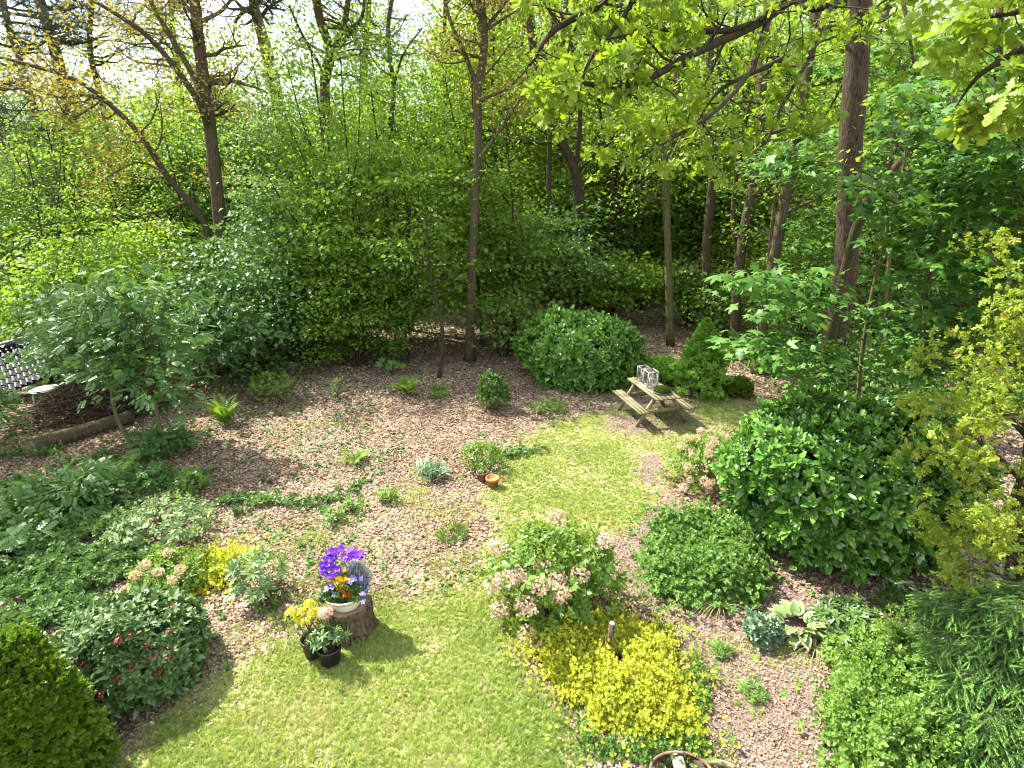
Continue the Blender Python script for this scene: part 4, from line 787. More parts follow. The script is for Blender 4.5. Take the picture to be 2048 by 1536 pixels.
mound('golden_strip', 'narrow yellow ground cover strip on the left', 'ground cover', [(360, 1175), (400, 1120), (450, 1095), (520, 1110), (500, 1150), (430, 1185)], .16, W_GOLD, 'gold', 1500, .035, 515, bare=.3)
for i, (lb, poly, n_, h_, sz) in enumerate([('broad carpet of low green leaves on the left below the rowans', [(-160, 1010), (40, 960), (240, 1000), (330, 1060), (300, 1120), (220, 1200), (60, 1300), (-160, 1340)], 9000, .14, .06),
      ('loose green patch in the shade left of the ferns', [(-100, 920), (150, 905), (330, 930), (420, 960), (380, 1010), (200, 1000), (0, 1000)], 3000, .16, .06),
      ('green weedy drift across the leaf litter below the ferns', [(330, 1000), (480, 960), (620, 985), (740, 975), (700, 1010), (540, 1040), (460, 1060), (380, 1060)], 2600, .08, .045),
      ('low leafy drift behind the terracotta pots', [(930, 900), (1010, 880), (1090, 905), (1060, 930), (980, 925), (940, 935)], 800, .08, .045)]):
    mound('ground_cover', lb, 'ground cover', poly, h_, whorl(DIAW, 4, 12, 2, .4, 1, 20 + i), 'ivy', int(n_ * .8), sz, 520 + i, kind='stuff', bare=[.46, .5, .6, .55][i], ew=.4)
SB = [('light_shrub', 'pale leafed shrub with upright shoots above the tan hydrangea', 330, 190, 1120, 1005, W_HYDR, 'silver', 330, .07, 1.1, 'shrub'),
      ('rhododendron_shrub', 'young rhododendron with pale upright leaf whorls left of the flower bowl', 520, 115, 1225, 1095, W_RHODO, 'silver', 34, .13, 1.2, 'shrub'),
      ('hosta', 'small dark leafy seedling cluster beneath the pale rhododendron', 540, 60, 1225, 1185, W_HYDR, 'deep', 40, .06, .8, 'plant'),
      ('azalea_shrub', 'dark little azalea bush standing alone on the brown leaf litter', 988, 62, 828, 748, W_SKIM, 'deep', 330, .07, .6, 'shrub'),
      ('conifer_shrub', 'small round green bush right of the soft conifer', 1478, 50, 800, 755, W_BOX, 'box', 700, .05, .5, 'shrub'),
      ('azalea_shrub', 'bright green bush behind the lanterns on the picnic table', 1315, 85, 775, 712, W_BOX, 'conifer', 900, .06, .6, 'shrub'),
      ('seedling', 'light green seedling right of the fern near the dome tree', 877, 38, 800, 770, W_HYDR, 'hydr', 45, .07, .8, 'plant'),
      ('seedling', 'bright green little plant alone in the middle of the leaf litter', 775, 36, 1010, 978, W_HYDR, 'spirea', 45, .06, .8, 'plant'),
      ('seedling', 'broad leafed seedling nearest above the flower bowl', 668, 36, 1055, 1018, W_HYDR, 'pachy', 22, .07, .8, 'plant'),
      ('seedling', 'broad leafed seedling a little further right above the flower bowl', 705, 40, 1030, 1003, W_HYDR, 'pachy', 22, .07, .8, 'plant'),
      ('grass_tuft', 'loose grassy weed tuft left of the big hydrangea', 905, 64, 1090, 1060, TUFT, 'hydr', 70, .09, .8, 'plant'),
      ('bushy_weed', 'sprawling weedy shrub just behind the terracotta pots', 962, 85, 955, 880, W_HYDR, 'hydr', 260, .045, .8, 'shrub'),
      ('iris_clump', 'clump of thin bluish green leaves left of the terracotta pots', 862, 46, 965, 935, TUFT, 'sedum', 26, .24, 1.5, 'plant'),
      ('sedum_plant', 'compact grey green sedum clump on the bare soil', 1524, 62, 1300, 1238, W_SED, 'sedum', 130, .075, 1.0, 'plant'),
      ('rhododendron_shrub', 'low rhododendron with dark whorled leaves right of the hosta', 1690, 130, 1310, 1205, W_RHODO, 'skimmia', 110, .12, 1.0, 'shrub'),
      ('cotoneaster_shrub', 'sparse dark twiggy shrub in the shade under the right laurel', 1800, 90, 1250, 1190, W_GOLD, 'deep', 170, .04, .9, 'shrub'),
      ('seedling_shrub', 'bright yellow green shoot cluster at the top of the light green shrub', 1690, 80, 1350, 1290, W_HYDR, 'spirea', 110, .06, .9, 'shrub'),
      ('hydrangea_seedling', 'single bright leafy plant at the right edge of the golden shrub', 1322, 40, 1290, 1268, W_HYDR, 'spirea', 18, .07, .8, 'plant'),
      ('leafy_shrub', 'small light green shrub beside the mossy stones', 540, 75, 815, 745, W_HYDR, 'hydr', 210, .07, .9, 'shrub'),
      ('leafy_shrub', 'thin leafy sapling growing over the mossy stump', 530, 80, 760, 700, W_HYDR, 'hydr', 110, .07, 1, 'shrub'),
      ('leafy_shrub', 'bright yellow green bush at the edge of the leaf litter under the dome tree', 690, 130, 735, 665, W_HYDR, 'hazel_b', 300, .08, .9, 'shrub'),
      ('seedling', 'thin sapling sprig standing in the upper leaf litter', 672, 26, 800, 757, W_HYDR, 'pachy', 16, .07, .8, 'plant'),
      ('leafy_shrub', 'small green weed patch in front of the central laurel', 1095, 70, 835, 800, W_HYDR, 'hydr', 140, .05, .8, 'plant'),
      ('weed_tuft', 'small grassy tuft on the bare soil below the sedum', 1443, 34, 1322, 1298, TUFT, 'pachy', 60, .07, .9, 'plant'),
      ('weed_tuft', 'small grassy tuft low on the bare soil path', 1505, 44, 1408, 1385, TUFT, 'pachy', 70, .07, .9, 'plant'),
      ('weed_tuft', 'small green weed left of the knee high green patch', 1290, 40, 1130, 1105, TUFT, 'spirea', 70, .08, .9, 'plant'),
      ('leafy_shrub', 'low dark sapling under the rowans in the ground cover', 305, 60, 990, 935, W_HYDR, 'ivy', 80, .07, .9, 'plant'),
      ('leafy_shrub', 'yellow green seedling beside the carpet of low leaves', 385, 60, 1000, 935, W_HYDR, 'hydr', 70, .06, .9, 'plant')]
for i, (nm, lb, pxc, w_, yb, yt, lf, mt, n_, sz, up_, ct) in enumerate(SB):
    bushpx(nm, lb, ct, pxc, w_, yb, yt, lf, mt, n_, sz, 600 + i, shell=.25, up=up_, nst=8, stemr=.006, amp=.25, low=-.3)
# rowan saplings over the carpet, bottom left
for i, (px, py, w_, h_, lb) in enumerate([(90, 1040, 1.0, .7, 'feathery rowan sapling spreading over the low leaves at the left edge'), (180, 1010, .8, .75, 'feathery rowan sapling with pale upper leaves left of the pale shrub'), (20, 1110, .8, .45, 'feathery low sapling nearest the left edge above the box bush'), (330, 905, .7, .5, 'feathery low sapling at the foot of the leaning rowan')]):
    c = G(px, py); thicket('rowan_sapling', lb, 'plant', c, w_ * .6, w_ * .6, h_, .15, PIN, 'rowan', 60, 4, .1, .2, 650 + i, nst=8, sr=.008, flat=.35, droop=.1)
def fern(label, px, py, r, n, seed, tall=.8):
    g = np.random.RandomState(seed); c = G(px, py); c[2] = .02; th = thing('fern', label, 'fern', c, 'bright green ferns in the leaf litter'); a = np.arange(n) * 6.283 / n + g.randn(n) * .25; e = tall + .2 * g.randn(n)
    Y = np.stack([np.cos(a) * np.cos(e), np.sin(a) * np.cos(e), np.sin(e)], 1); Nn = np.stack([-np.cos(a) * np.sin(e), -np.sin(a) * np.sin(e), np.cos(e)], 1)
    for i in range(n): build('frond', scat(FROND, [c], fr_leaf(Y[i:i + 1], Nn[i:i + 1]), r * (1 + .15 * g.randn()), [g.rand()], .4), M['fern'], th)
fern('fern arching over the litter in front of the dome tree', 815, 788, .62, 11, 671)
fern('tall upright fern in front of the rowan shrub', 452, 848, .72, 10, 672, 1.1)
fern('small yellow green fern alone in the sunny leaf litter', 713, 926, .42, 9, 673, .6)
fern('thin fern in the half shade near the feathery saplings', 240, 965, .6, 7, 674, .9)
# maple seedling, hosta, arching grass
g = np.random.RandomState(680); c = G(785, 748); th = thing('maple_seedling', 'maple seedling with a handful of large pale green leaves', 'plant', c); n = 14
PP = c + np.stack([g.randn(n) * .2, g.randn(n) * .15, .3 + .35 * g.rand(n)], 1); build('foliage', scat(MAP, PP, fr_leaf(norm(PP - c) * [1, 1, 0] + [0, 0, -.3], np.array([0, -.4, 1]) + g.randn(n, 3) * .3), .16, g.rand(n), 1), M['maple'], th); build('stem', joinT([tube([c, p_], .006, 4, False) for p_ in PP]), M['bark_green'], th)
c = G(1588, 1262); th = thing('hosta', 'variegated hosta with broad cream edged leaves', 'plant', c); HL = strip_leaf([(0, .05), (.15, .2), (.4, .3), (.7, .22), (.9, .08), (1, .01)], .35, .35); g = np.random.RandomState(681)
HE = strip_leaf([(-.02, .05), (.14, .235), (.4, .34), (.72, .26), (.93, .11), (1.05, .01)], .35, .35); HE = T(HE.V - [0, 0, .012], (HE.l, HE.c), HE.r)
n = 34; a = g.rand(n) * 6.28; e = np.linspace(.15, 1.1, n); Y = np.stack([np.cos(a) * np.cos(e), np.sin(a) * np.cos(e), np.sin(e)], 1); Nn = np.stack([-np.cos(a) * np.sin(e), -np.sin(a) * np.sin(e), np.cos(e)], 1); PP = c + np.stack([np.cos(a) * .14, np.sin(a) * .14, .06 + .1 * g.rand(n)], 1); S = .27 * (1 - .3 * e / 1.1)
F_ = fr_leaf(Y, Nn); r_ = g.rand(n); build('leaf_edges', scat(HE, PP, F_, S, r_, 1), M['cream'], th, True); build('leaves', scat(HL, PP, F_, S, r_, 1), M['hosta'], th, True)
def arching(label, px, py, n, L, seed, mat='drygrass'):
    g = np.random.RandomState(seed); c = G(px, py); th = thing('grass_clump', label, 'plant', c); w = []
    for i in range(n):
        a = g.rand() * 6.28; d = np.array([cos(a), sin(a), 0]); P = [c + d * L * u * .8 + [0, 0, L * .9 * u * (1.05 - u)] for u in np.linspace(0, 1, 6)]; w.append(tube(P, (.006, .002), 3, False, g.rand()))
    build('blades', joinT(w), M[mat], th)
arching('clump of long straw coloured arching grass before the knee high patch', 1440, 1215, 60, .55, 690)
arching('thin arching grass clump at the edge of the soil below the hosta', 1630, 1300, 35, .4, 691)

# conifers
def spruce_branch(P, g, r, L, tipn=1):
    """needle shoots along a drooping bough"""
    out = [[], [], []]; n = len(P)
    for i in range(1, n):
        d = norm((P[i] - P[i - 1])[None])[0]; side = np.cross(d, [0, 0, 1]); side /= max(np.linalg.norm(side), .01)
        for s in (-1, 1):
            u = i / n; l = L * (1 - .6 * u) * (.7 + .5 * g.rand()); B = grow(P[i], d * .7 + side * s * .8 + [0, 0, -.15], l, g, 4, .12, -.02); out[0].append(B)
            for j in range(1, 5):
                for s2 in (-1, 1):
                    dd = B[j] - B[j - 1]; dd /= np.linalg.norm(dd); sd = np.cross(dd, [0, 0, 1]); out[1].append((B[j], dd * .7 + sd * s2 * .7 + [0, 0, -.25] + g.randn(3) * .15))
            out[1].append((B[-1], dd))
        out[1].append((P[i], d))
    return out
def needle_shoot(k=34, seed=0, w=.03, ln=.16):
    g = np.random.RandomState(seed); ts = []
    for i in range(k):
        u = (i + .5) / k; a = g.rand() * 6.28; e = .75; d = np.array([cos(a) * e, sin(a) * e, .65]); s = np.cross(d, [0, 0, 1.]); s /= np.linalg.norm(s); b = np.array([0, 0, u * .9]); l = ln * (1 - .3 * u)
        ts.append(T([b - s * w / 2, b + s * w / 2, b + d * l], [(0, 1, 2)], np.full(3, g.rand())))
    return joinT(ts)
NS = needle_shoot(60, 0, .045, .2); NT = needle_shoot(60, 3, .09, .26)
g = np.random.RandomState(700); th = thing('spruce_tree', 'spruce with pale new tips at the right bottom edge', 'tree', (5.6, 4.2, 0)); tp = np.array([5.6, 4.2, 0])
build('trunk', tube([tp, tp + [0, 0, 1.6], tp + [.05, 0, 3.2]], (.1, .03), 9), M['bark_dark'], th, True); sh = []; wood = []
for k_, (px, py, Y) in enumerate([(1875, 1200, 4.9), (1885, 1270, 4.6), (1905, 1350, 4.3), (1920, 1430, 4.05), (1950, 1510, 3.8), (2000, 1590, 3.6), (1950, 1240, 5.0), (1980, 1300, 4.6), (1990, 1400, 4.2), (2030, 1500, 3.9), (2060, 1250, 4.9), (1960, 1460, 4.0)]):
    e = at(px, py, Y); q = tp + [0, 0, min(max(e[2] + .45, .4), 2.4)]; Q = smoothp([q, (q + e) / 2 + [0, 0, .1], e], 9); wood.append(tube(Q, (.02, .005), 5, False)); o = spruce_branch(Q[5:], g, .01, .42); wood += [tube(B, (.006, .002), 3, False) for B in o[0]]; sh += o[1] + [(a_ + g.randn(3) * .07, b_) for a_, b_ in o[1]]
Pn = np.array([s[0] for s in sh]); An = np.array([s[1] for s in sh]); n = len(Pn)
build('branches', joinT(wood), M['twig'], th); build('needles', scat(NS, Pn, fr_axis(An, g.rand(n) * 6), .15, g.rand(n), .6), M['spruce'], th)
k_ = g.rand(n) < .9; build('new_tips', scat(NT, Pn[k_] + norm(An[k_]) * .11, fr_axis(An[k_] + [0, 0, -.1], g.rand(k_.sum()) * 6), .085, g.rand(k_.sum()), .6), M['spruce_tip'], th)
def small_conifer(label, px, yb, yt, wpx, seed):
    g = np.random.RandomState(seed); c = G(px, yb); dep = (c[1] + .5) * cos(R(CAM_T)) + 2; r = wpx / 2 / CAM_F * dep; c = c + [0, r * .8, 0]; h = at(px, yt, c[1])[2]; th = thing('conifer_tree', label, 'tree', c)
    build('trunk', tube([c, c + [0, 0, h]], (.04, .01), 7), M['bark_dark'], th); n = 2600; u = g.rand(n) ** .75; ti = np.floor(u * 9 + .3 * g.rand(n)) / 9; u = .7 * u + .3 * ti; a = g.rand(n) * 6.28; rr = r * (1 - u) ** .85 * (.4 + .75 * g.rand(n) ** .6) * (1 + .3 * np.sin(a * 5 + ti * 20))
    P = c + np.stack([np.cos(a) * rr, np.sin(a) * rr, .08 + u * h * .97 - .12 * rr], 1); A = np.stack([np.cos(a), np.sin(a), .25 + u], 1) + g.randn(n, 3) * .3
    build('foliage', scat(W_BOX, P, fr_axis(A, g.rand(n) * 6), .075, g.rand(n), .6), M['conifer'], th)
small_conifer('soft pale green conifer right of the picnic table', 1412, 800, 645, 112, 710)

# ------------------------------------------------------------------ picnic table and what stands on it
A_, B_, C_ = G(1256, 758, .74), G(1313, 801, .74), G(1362, 795, .74); u = norm((B_ - A_)[None])[0]; ctr = (A_ + C_) / 2; ctr[2] = 0; v = np.array([-u[1], u[0], 0.]); v = v if v @ (C_ - B_) > 0 else -v
R3 = np.stack([u, v, [0, 0, 1]], 1); LT = .78; tb = thing('picnic_table', 'weathered wooden picnic table with two attached benches on the lawn edge', 'picnic table', ctr)
def loc(t): return xf(t, R3, ctr)
g = np.random.RandomState(720)
build('tabletop', [loc(box((0, -.27 + .108 * i, .74), (LT * 2, .095, .035), None, g.rand())) for i in range(6)], M['wood'], tb)
for s in (-1, 1):
    b = build('bench', [loc(box((0, s * .58 + (i - 1) * .092, .44), (LT * 2, .08, .035), None, g.rand())) for i in range(3)], M['wood'], tb); b['label'] = 'left bench of three boards' if s < 0 else 'right bench of three boards'
    for e in (-1, 1): build('leg', loc(beam((e * .52, s * .2, .72), (e * .52, s * .64, 0), .035, .09, g.rand())), M['wood'], tb)
for e in (-1, 1):
    build('crossbeam', loc(box((e * .556, 0, .385), (.035, 1.38, .09), None, g.rand())), M['wood'], tb); build('top_brace', loc(box((e * .556, 0, .68), (.035, .6, .08), None, g.rand())), M['wood'], tb)
def lantern(label, px, py, s):
    c = G(px, py, .76); c[2] = .7595; th = thing('lantern', label, 'lantern', c, 'lanterns on the picnic table'); w = .125 * s; h = .4 * s
    f = [box((a * w, b * w, h / 2), (.022, .022, h), None, .5) for a in (-1, 1) for b in (-1, 1)]
    for z in (.012, h - .012): f += [box((0, a * w, z), (2 * w - .022, .026, .024)) for a in (-1, 1)] + [box((a * w, 0, z), (.026, 2 * w - .022, .022)) for a in (-1, 1)]
    f.append(box((0, 0, .004), (2 * w - .03, 2 * w - .03, .007))); build('frame', [xf(t, R3, c) for t in f], M['wood_grey'], th)
    build('glass', [xf(box((0, a * (w - .004), h / 2), (2 * w - .03, .003, h - .05)), R3, c) for a in (-1, 1)] + [xf(box((a * (w - .004), 0, h / 2), (.003, 2 * w - .03, h - .05)), R3, c) for a in (-1, 1)], M['glass'], th)
    cn = build('candle', lathe([(.055, .01), (.055, .19), (.045, .2), (0.01, .195)], 16, c), M['candle'], th); build('wick', tube([c + [0, 0, .195], c + [.003, 0, .215]], .003, 4), M['metal'], cn)
lantern('larger whitewashed lantern with a candle, nearer on the table', 1300, 772, 1.0)
lantern('whitewashed lantern with a candle, standing behind the larger one', 1286, 760, .88)
c = G(1324, 785, .76); c[2] = .758; pl = thing('plate_of_moss', 'dark round dish with a cushion of moss on the picnic table', 'dish', c); build('dish', lathe([(.02, 0), (.12, .003), (.23, .035), (.225, .045), (.12, .02), (.01, .016)], 28, c), M['metal'], pl, True)
n = 1200; D = rdir(n, g); D[:, 2] = np.abs(D[:, 2]); P = c + D * [.17, .17, .11] * (.9 + .2 * g.rand(n, 1)) + [0, 0, .03]; build('moss_cushion', scat(W_GOLD, P, fr_axis(D, g.rand(n) * 6), .02, g.rand(n), 1), M['moss'], pl)

# ------------------------------------------------------------------ stump with flower bowl, nursery pots
cY = G(699, 1286)[1] + .27; c = np.array([at(699, 1240, cY)[0], cY, 0]); HS = at(697, 1204, cY)[2]; wb = lambda a: 1 + .05 * np.sin(3 * a + 1) + .03 * np.sin(7 * a) + .02 * np.sin(17 * a)
st = thing('tree_stump', 'cut tree stump with rough bark carrying the flower bowl', 'stump', c); build('bark', lathe([(.35, -.02), (.31, .06), (.29, HS * .5), (.295, HS * .9), (.28, HS)], 60, c, .5, wb), M['barkstump'], st, True)
build('cut_top', lathe([(.275, HS - .01), (.27, HS + .006), (.12, HS + .01), (.01, HS + .008)], 60, c, .5, wb), M['cutwood'], st, True)
bc = np.array([c[0], c[1] - .04, HS + .012]); bw = thing('flower_bowl', 'cream enamel bowl planted with violet, yellow and red flowers on the stump', 'flower bowl', bc)
build('bowl', lathe([(.05, 0), (.17, 0), (.19, .03), (.225, .12), (.26, .2), (.28, .205), (.28, .218), (.25, .21), (.2, .1), (.02, .09)], 36, bc), M['enamel'], bw, True); build('soil', lathe([(.215, .17), (.1, .19), (.01, .195)], 20, bc), M['earth'], bw)
def blob(name, off, rad, n, tmpl, mat, size, seed, up=.6, par=None):
    g = np.random.RandomState(seed); D = rdir(n, g); D[:, 2] = np.abs(D[:, 2]) * 1.0 - .1; P = bc + np.array(off) + D * np.array(rad) * (.6 + .45 * g.rand(n, 1)); return build(name, scat(tmpl, P, fr_axis(D + [0, 0, up] + g.randn(n, 3) * .3, g.rand(n) * 6), size, g.rand(n), .7), M[mat], par if par is not None else bw)
blob('green_leaves', (0, .02, .24), (.25, .22, .2), 420, W_GOLD, 'deep', .035, 730); blob('moss_trim', (-.1, -.1, .19), (.2, .14, .05), 300, W_GOLD, 'moss', .024, 731)
blob('grey_sprigs', (.12, .08, .26), (.15, .13, .3), 260, TUFT, 'lavender', .1, 732, 1.2); blob('green_sprigs', (.17, -.08, .2), (.13, .13, .14), 300, W_GOLD, 'spirea', .022, 733); blob('lobelia', (.23, -.02, .2), (.1, .14, .18), 130, DIAW, 'lilac', .03, 734)
def bloom(name, off, r, mat, seed, k=10, c2='yellow'):
    g = np.random.RandomState(seed); P = bc + np.array(off); d = np.array([0, -.5, 1]) + g.randn(3) * .3; F = fr_axis(d[None], [g.rand() * 6]); f = build(name, scat(whorl(DIAW, k, 12, 1, 0, 1, seed), [P], F, r, [g.rand()], .5), M[mat], bw)
g = np.random.RandomState(735)
for px_, py_, n_, sp, m_, r_, k_ in [(-.16, .55, 9, .06, 'violet', .055, 11), (-.04, .62, 7, .06, 'violet', .055, 11), (.1, .62, 7, .05, 'violet', .055, 11), (-.22, .44, 8, .05, 'violet', .055, 11), (-.08, .42, 6, .05, 'violet', .05, 11),
                                (-.02, .3, 12, .06, 'yellow', .04, 6), (-.1, .24, 6, .04, 'yellow', .04, 6), (.03, .18, 6, .03, 'red', .035, 6), (.08, .1, 7, .03, 'red', .035, 6), (-.15, .2, 7, .06, 'lilac', .042, 6), (.15, .28, 6, .05, 'lilac', .04, 6), (.22, .08, 3, .05, 'lilac', .035, 6)]:
    for _ in range(n_):
        o = g.randn(2) * sp; zz = .25 + max(py_ - .05, 0) * .75; yy = -.18 + (py_ - .1) * .55; bloom('flower', (px_ + o[0], yy + o[1] * .5, zz + o[1] * .6), r_, m_, g.randint(1e6), k_)
def potplant(label, px, py, r, h, seed, cat='potted plant', yellow=False, group='black nursery pots by the stump'):
    g = np.random.RandomState(seed); c = G(px, py) + [0, r, 0]; th = thing('potted_shrub', label, cat, c, group)
    pot = build('pot', lathe([(.02, 0), (r * .78, 0), (r * .98, h - .03), (r * 1.05, h - .03), (r * 1.05, h), (r * .95, h), (r * .9, h - .05), (.01, h - .05)], 28, c), M['blackplastic'], th); build('soil', lathe([(r * .9, h - .045), (.01, h - .035)], 20, c), M['earth'], th)
    return th, c, g
th, c, g = potplant('black nursery pot with a yellow flowering azalea, left of its twin', 622, 1326, .14, .26, 740)
tips = [c + [x_, y_, z_] for x_, y_, z_ in [(-.22, 0, .62), (-.1, .05, .58), (0, .05, .72), (.05, 0, .62), (-.03, -.03, .52), (-.15, .02, .5), (.08, .1, .55), (.02, .1, .8)]]
build('stem', joinT(stems(c + [0, 0, .22], tips, .009, g)), M['twig'], th)
for q in tips[:7]: n = 16; D = rdir(n, g); D[:, 2] = np.abs(D[:, 2]); build('flower_cluster', scat(whorl(DIAW, 5, 30, 1, 0, 1, 5), q + D * .045, fr_axis(D, g.rand(n) * 6), .04, g.rand(n), .6), M['azalea'], th)
P = np.repeat(np.array(tips), 5, 0) * .8 + .2 * c + g.randn(40, 3) * .06; build('foliage', scat(W_HYDR, P, fr_axis(g.randn(40, 3) + [0, 0, 1], g.rand(40) * 6), .04, g.rand(40), .6), M['hydr'], th)
th, c, g = potplant('black nursery pot with a budding rhododendron in front of the stump', 655, 1342, .145, .25, 741)
P = c + np.stack([g.randn(30) * .13, g.randn(30) * .09, .28 + .2 * g.rand(30)], 1); build('foliage', scat(W_RHODO, P, fr_axis((P - c) * [1.5, 1.5, .6], g.rand(30) * 6), .085, g.rand(30), .6), M['skimmia'], th); build('stem', joinT(stems(c + [0, 0, .2], P[:10], .007, g)), M['twig'], th)
q = c + [-.02, .05, .68]; n = 60; D = rdir(n, g); D[:, 2] = np.abs(D[:, 2]); build('flower_cluster', scat(DIAW, q + D * .07, fr_axis(D, g.rand(n) * 6), .045, g.rand(n), 1), M['pinkish'], th)
# terracotta group
c = G(985, 979) + [0, .1, 0]; g = np.random.RandomState(745); th = thing('terracotta_pot', 'empty mossy terracotta pot on the lawn edge', 'flower pot', c); PR = lambda r, h: [(.02, .0), (r * .68, 0), (r * .92, h - .05), (r, h - .05), (r * 1.02, h), (r * .9, h), (r * .84, h - .06), (.01, h - .07)]
build('pot', lathe(PR(.125, .2), 30, c), M['terramoss'], th); build('rim', lathe([(.118, .155), (.131, .155), (.131, .205), (.114, .205), (.114, .16)], 30, c), M['terracotta'], th); build('soil', lathe([(.11, .15), (.01, .155)], 20, c), M['earth'], th)
c = G(964, 966) + [0, .09, 0]; th = thing('plant_pot', 'brown pot holding a small withered plant left of the terracotta pot', 'flower pot', c); build('pot', lathe(PR(.115, .2), 28, c), M['cutwood'], th); n = 40; P = c + [0, 0, .22] + g.randn(n, 3) * [.05, .05, .04]; build('foliage', scat(W_HYDR, P, fr_axis(g.randn(n, 3) + [0, 0, 1], g.rand(n) * 6), .035, g.rand(n), .6), M['silver'], th)
c = G(1001, 960); th = tag(build('terracotta_saucer', lathe([(.01, .0), (.1, .0), (.115, .03), (.108, .03), (.095, .01), (.01, .008)], 28, c), M['terracotta'], None, origin=c), 'shallow terracotta saucer lying behind the empty pot', 'saucer')
# stake
b = G(1213, 1302, .2); t_ = at(1225, 1247, b[1] + .03); b[2] = 0; b[0] -= .03; th = thing('wooden_stake', 'round wooden stake sticking out of the golden ground cover', 'stake', b); build('shaft', tube([b - [0, 0, .05], (b + t_) / 2, t_], (.04, .037), 14), M['barkstump'], th, True); build('cut_end', tube([t_, t_ + norm((t_ - b)[None])[0] * .008], .036, 14), M['wood_grey'], th)
# tub rim at bottom edge
c = G(1350, 1570); a = np.linspace(0, 2 * pi, 41); th = thing('wooden_tub', 'rim of a low round tub just entering the bottom edge', 'tub', c); c2 = c + [.05, .0, 0]
build('rim', tube([c2 + [cos(x) * .3, sin(x) * .22, .16] for x in a], .014, 6), M['cutwood'], th); build('shell', lathe([(.01, .02), (.24, .02), (.26, .15), (.25, .15), (.2, .05)], 30, c2), M['earth'], th)
q = G(1350, 1530); tag(build('wood_block', [box(q + [0, -.12, .1], (.09, .34, .05), None, .7), box(q + [.04, -.1, .13], (.05, .25, .012), None, .3)], M['wood_grey'], None, origin=q), 'split piece of pale firewood lying on the tub at the bottom edge', 'firewood')
Pq = [G(x_, y_, .06) for x_, y_ in [(1378, 1528), (1410, 1524), (1440, 1525), (1470, 1535)]]; tag(build('curved_plank', tube(smoothp(Pq, 5), .03, 5), M['wood'], None, origin=Pq[0]), 'mossy curved edging plank at the bottom edge', 'plank')

# ------------------------------------------------------------------ logs, stones, brush pile, shed
def log(label, a, b, r, mat, name='log', bow=0):
    a = np.array(a) + [0, 0, r * .8]; b = np.array(b) + [0, 0, r * .8]; g = np.random.RandomState(int(abs(a[0]) * 100)); th = thing(name, label, 'log', a * [1, 1, 0]); P = smoothp([a, (a + b) / 2 + [0, 0, bow], b], 8)
    build('bark', tube(P, r * (1 + .04 * g.randn(len(P))), 16, True, .5, .03, g), M[mat], th, True); d = norm((b - a)[None])[0]
    for q, s in ((a, -1), (b, 1)): build('cut_end', tube([q + d * s * .002, q + d * s * .012], r * .88, 16), M['cutwood'], th)
log('thick fallen log lying below the brush pile on the left', G(70, 905), G(262, 845), .17, 'bark')
log('mossy log end sticking out of the shade left of the dome tree', G(585, 712), G(665, 668), .17, 'bark_green')
log('fallen dead branch lying in the shade at the right edge', at(1960, 525, 9) * [1, 1, 0] + [0, 0, 2.2], at(2070, 520, 8.6) * [1, 1, 0] + [0, 0, 2.3], .07, 'cutwood', 'dead_branch')
def stone(label, px, py, r, seed, name='stone'):
    g = np.random.RandomState(seed); c = G(px, py); k = 26; prof = [(r * q, z) for q, z in [(.9, -.02), (1.0, r * .15), (.95, r * .4), (.7, r * .58), (.3, r * .62), (.02, r * .6)]]; ph = g.rand(5) * 6
    tag(build(name, lathe(prof, k, c, .5, lambda a: 1 + .15 * np.sin(2 * a + ph[0]) + .1 * np.sin(3 * a + ph[1]) + .05 * np.sin(7 * a + ph[2])), M['stone'], None, True, origin=c), label, 'stone')
stone('mossy stump stub at the edge of the leaf litter', 578, 735, .27, 751, 'mossy_stub'); stone('moss covered stone in front of the mossy stump stub', 562, 775, .32, 752, 'mossy_stone')
def sticks(label, c, rx, ry, h, n, seed, rot=0):
    g = np.random.RandomState(seed); w = []
    for i in range(n):
        q = g.randn(2) * .45; q = np.clip(q, -1, 1); z = h * max(0, 1 - (q ** 2).sum()) * g.rand() ** .5 + .03; a = g.rand() * 3.14; L = .3 + .6 * g.rand(); p = np.array([c[0] + q[0] * rx * cos(rot) - q[1] * ry * sin(rot), c[1] + q[0] * rx * sin(rot) + q[1] * ry * cos(rot), z]); d = np.array([cos(a), sin(a), g.randn() * .25])
        P = np.array([p - d * L / 2, p + g.randn(3) * .05, p + d * L / 2]); P[:, 2] = P[:, 2].clip(.02, None); r = .006 + .014 * g.rand() ** 3; w.append(tube(smoothp(P, 3), (r, r * .5), 4, False, g.rand()))
    th = tag(build('brush_pile', joinT(w), M['twig'], None, origin=(c[0], c[1], 0)), label, 'brush pile', None, 'stuff')
sticks('heap of dead twigs and branches behind the fallen log', G(160, 845) + [0, .6, 0], 1.5, .9, .9, 1500, 760, .3)
sticks('long dark pile of dead twigs running back to the mossy log', G(480, 750) + [0, .8, 0], 2.3, .8, .75, 1800, 761, .65)
for i, (x_, y_, L_) in enumerate([(615, 907, .3), (1300, 636, .7), (1110, 740, .35)]):
    q = G(x_, y_); tag(build('fallen_twig', tube([q + [0, 0, .02], q + [L_ * .5, .03, .035], q + [L_, 0, .02]], (.015, .008), 6), M['twig'], None, origin=q), ['short dark twig lying on the sunny leaf litter', 'long fallen branch on the forest floor behind the laurel', 'pale short stick on the litter before the slim dark tree'][i], 'twig')
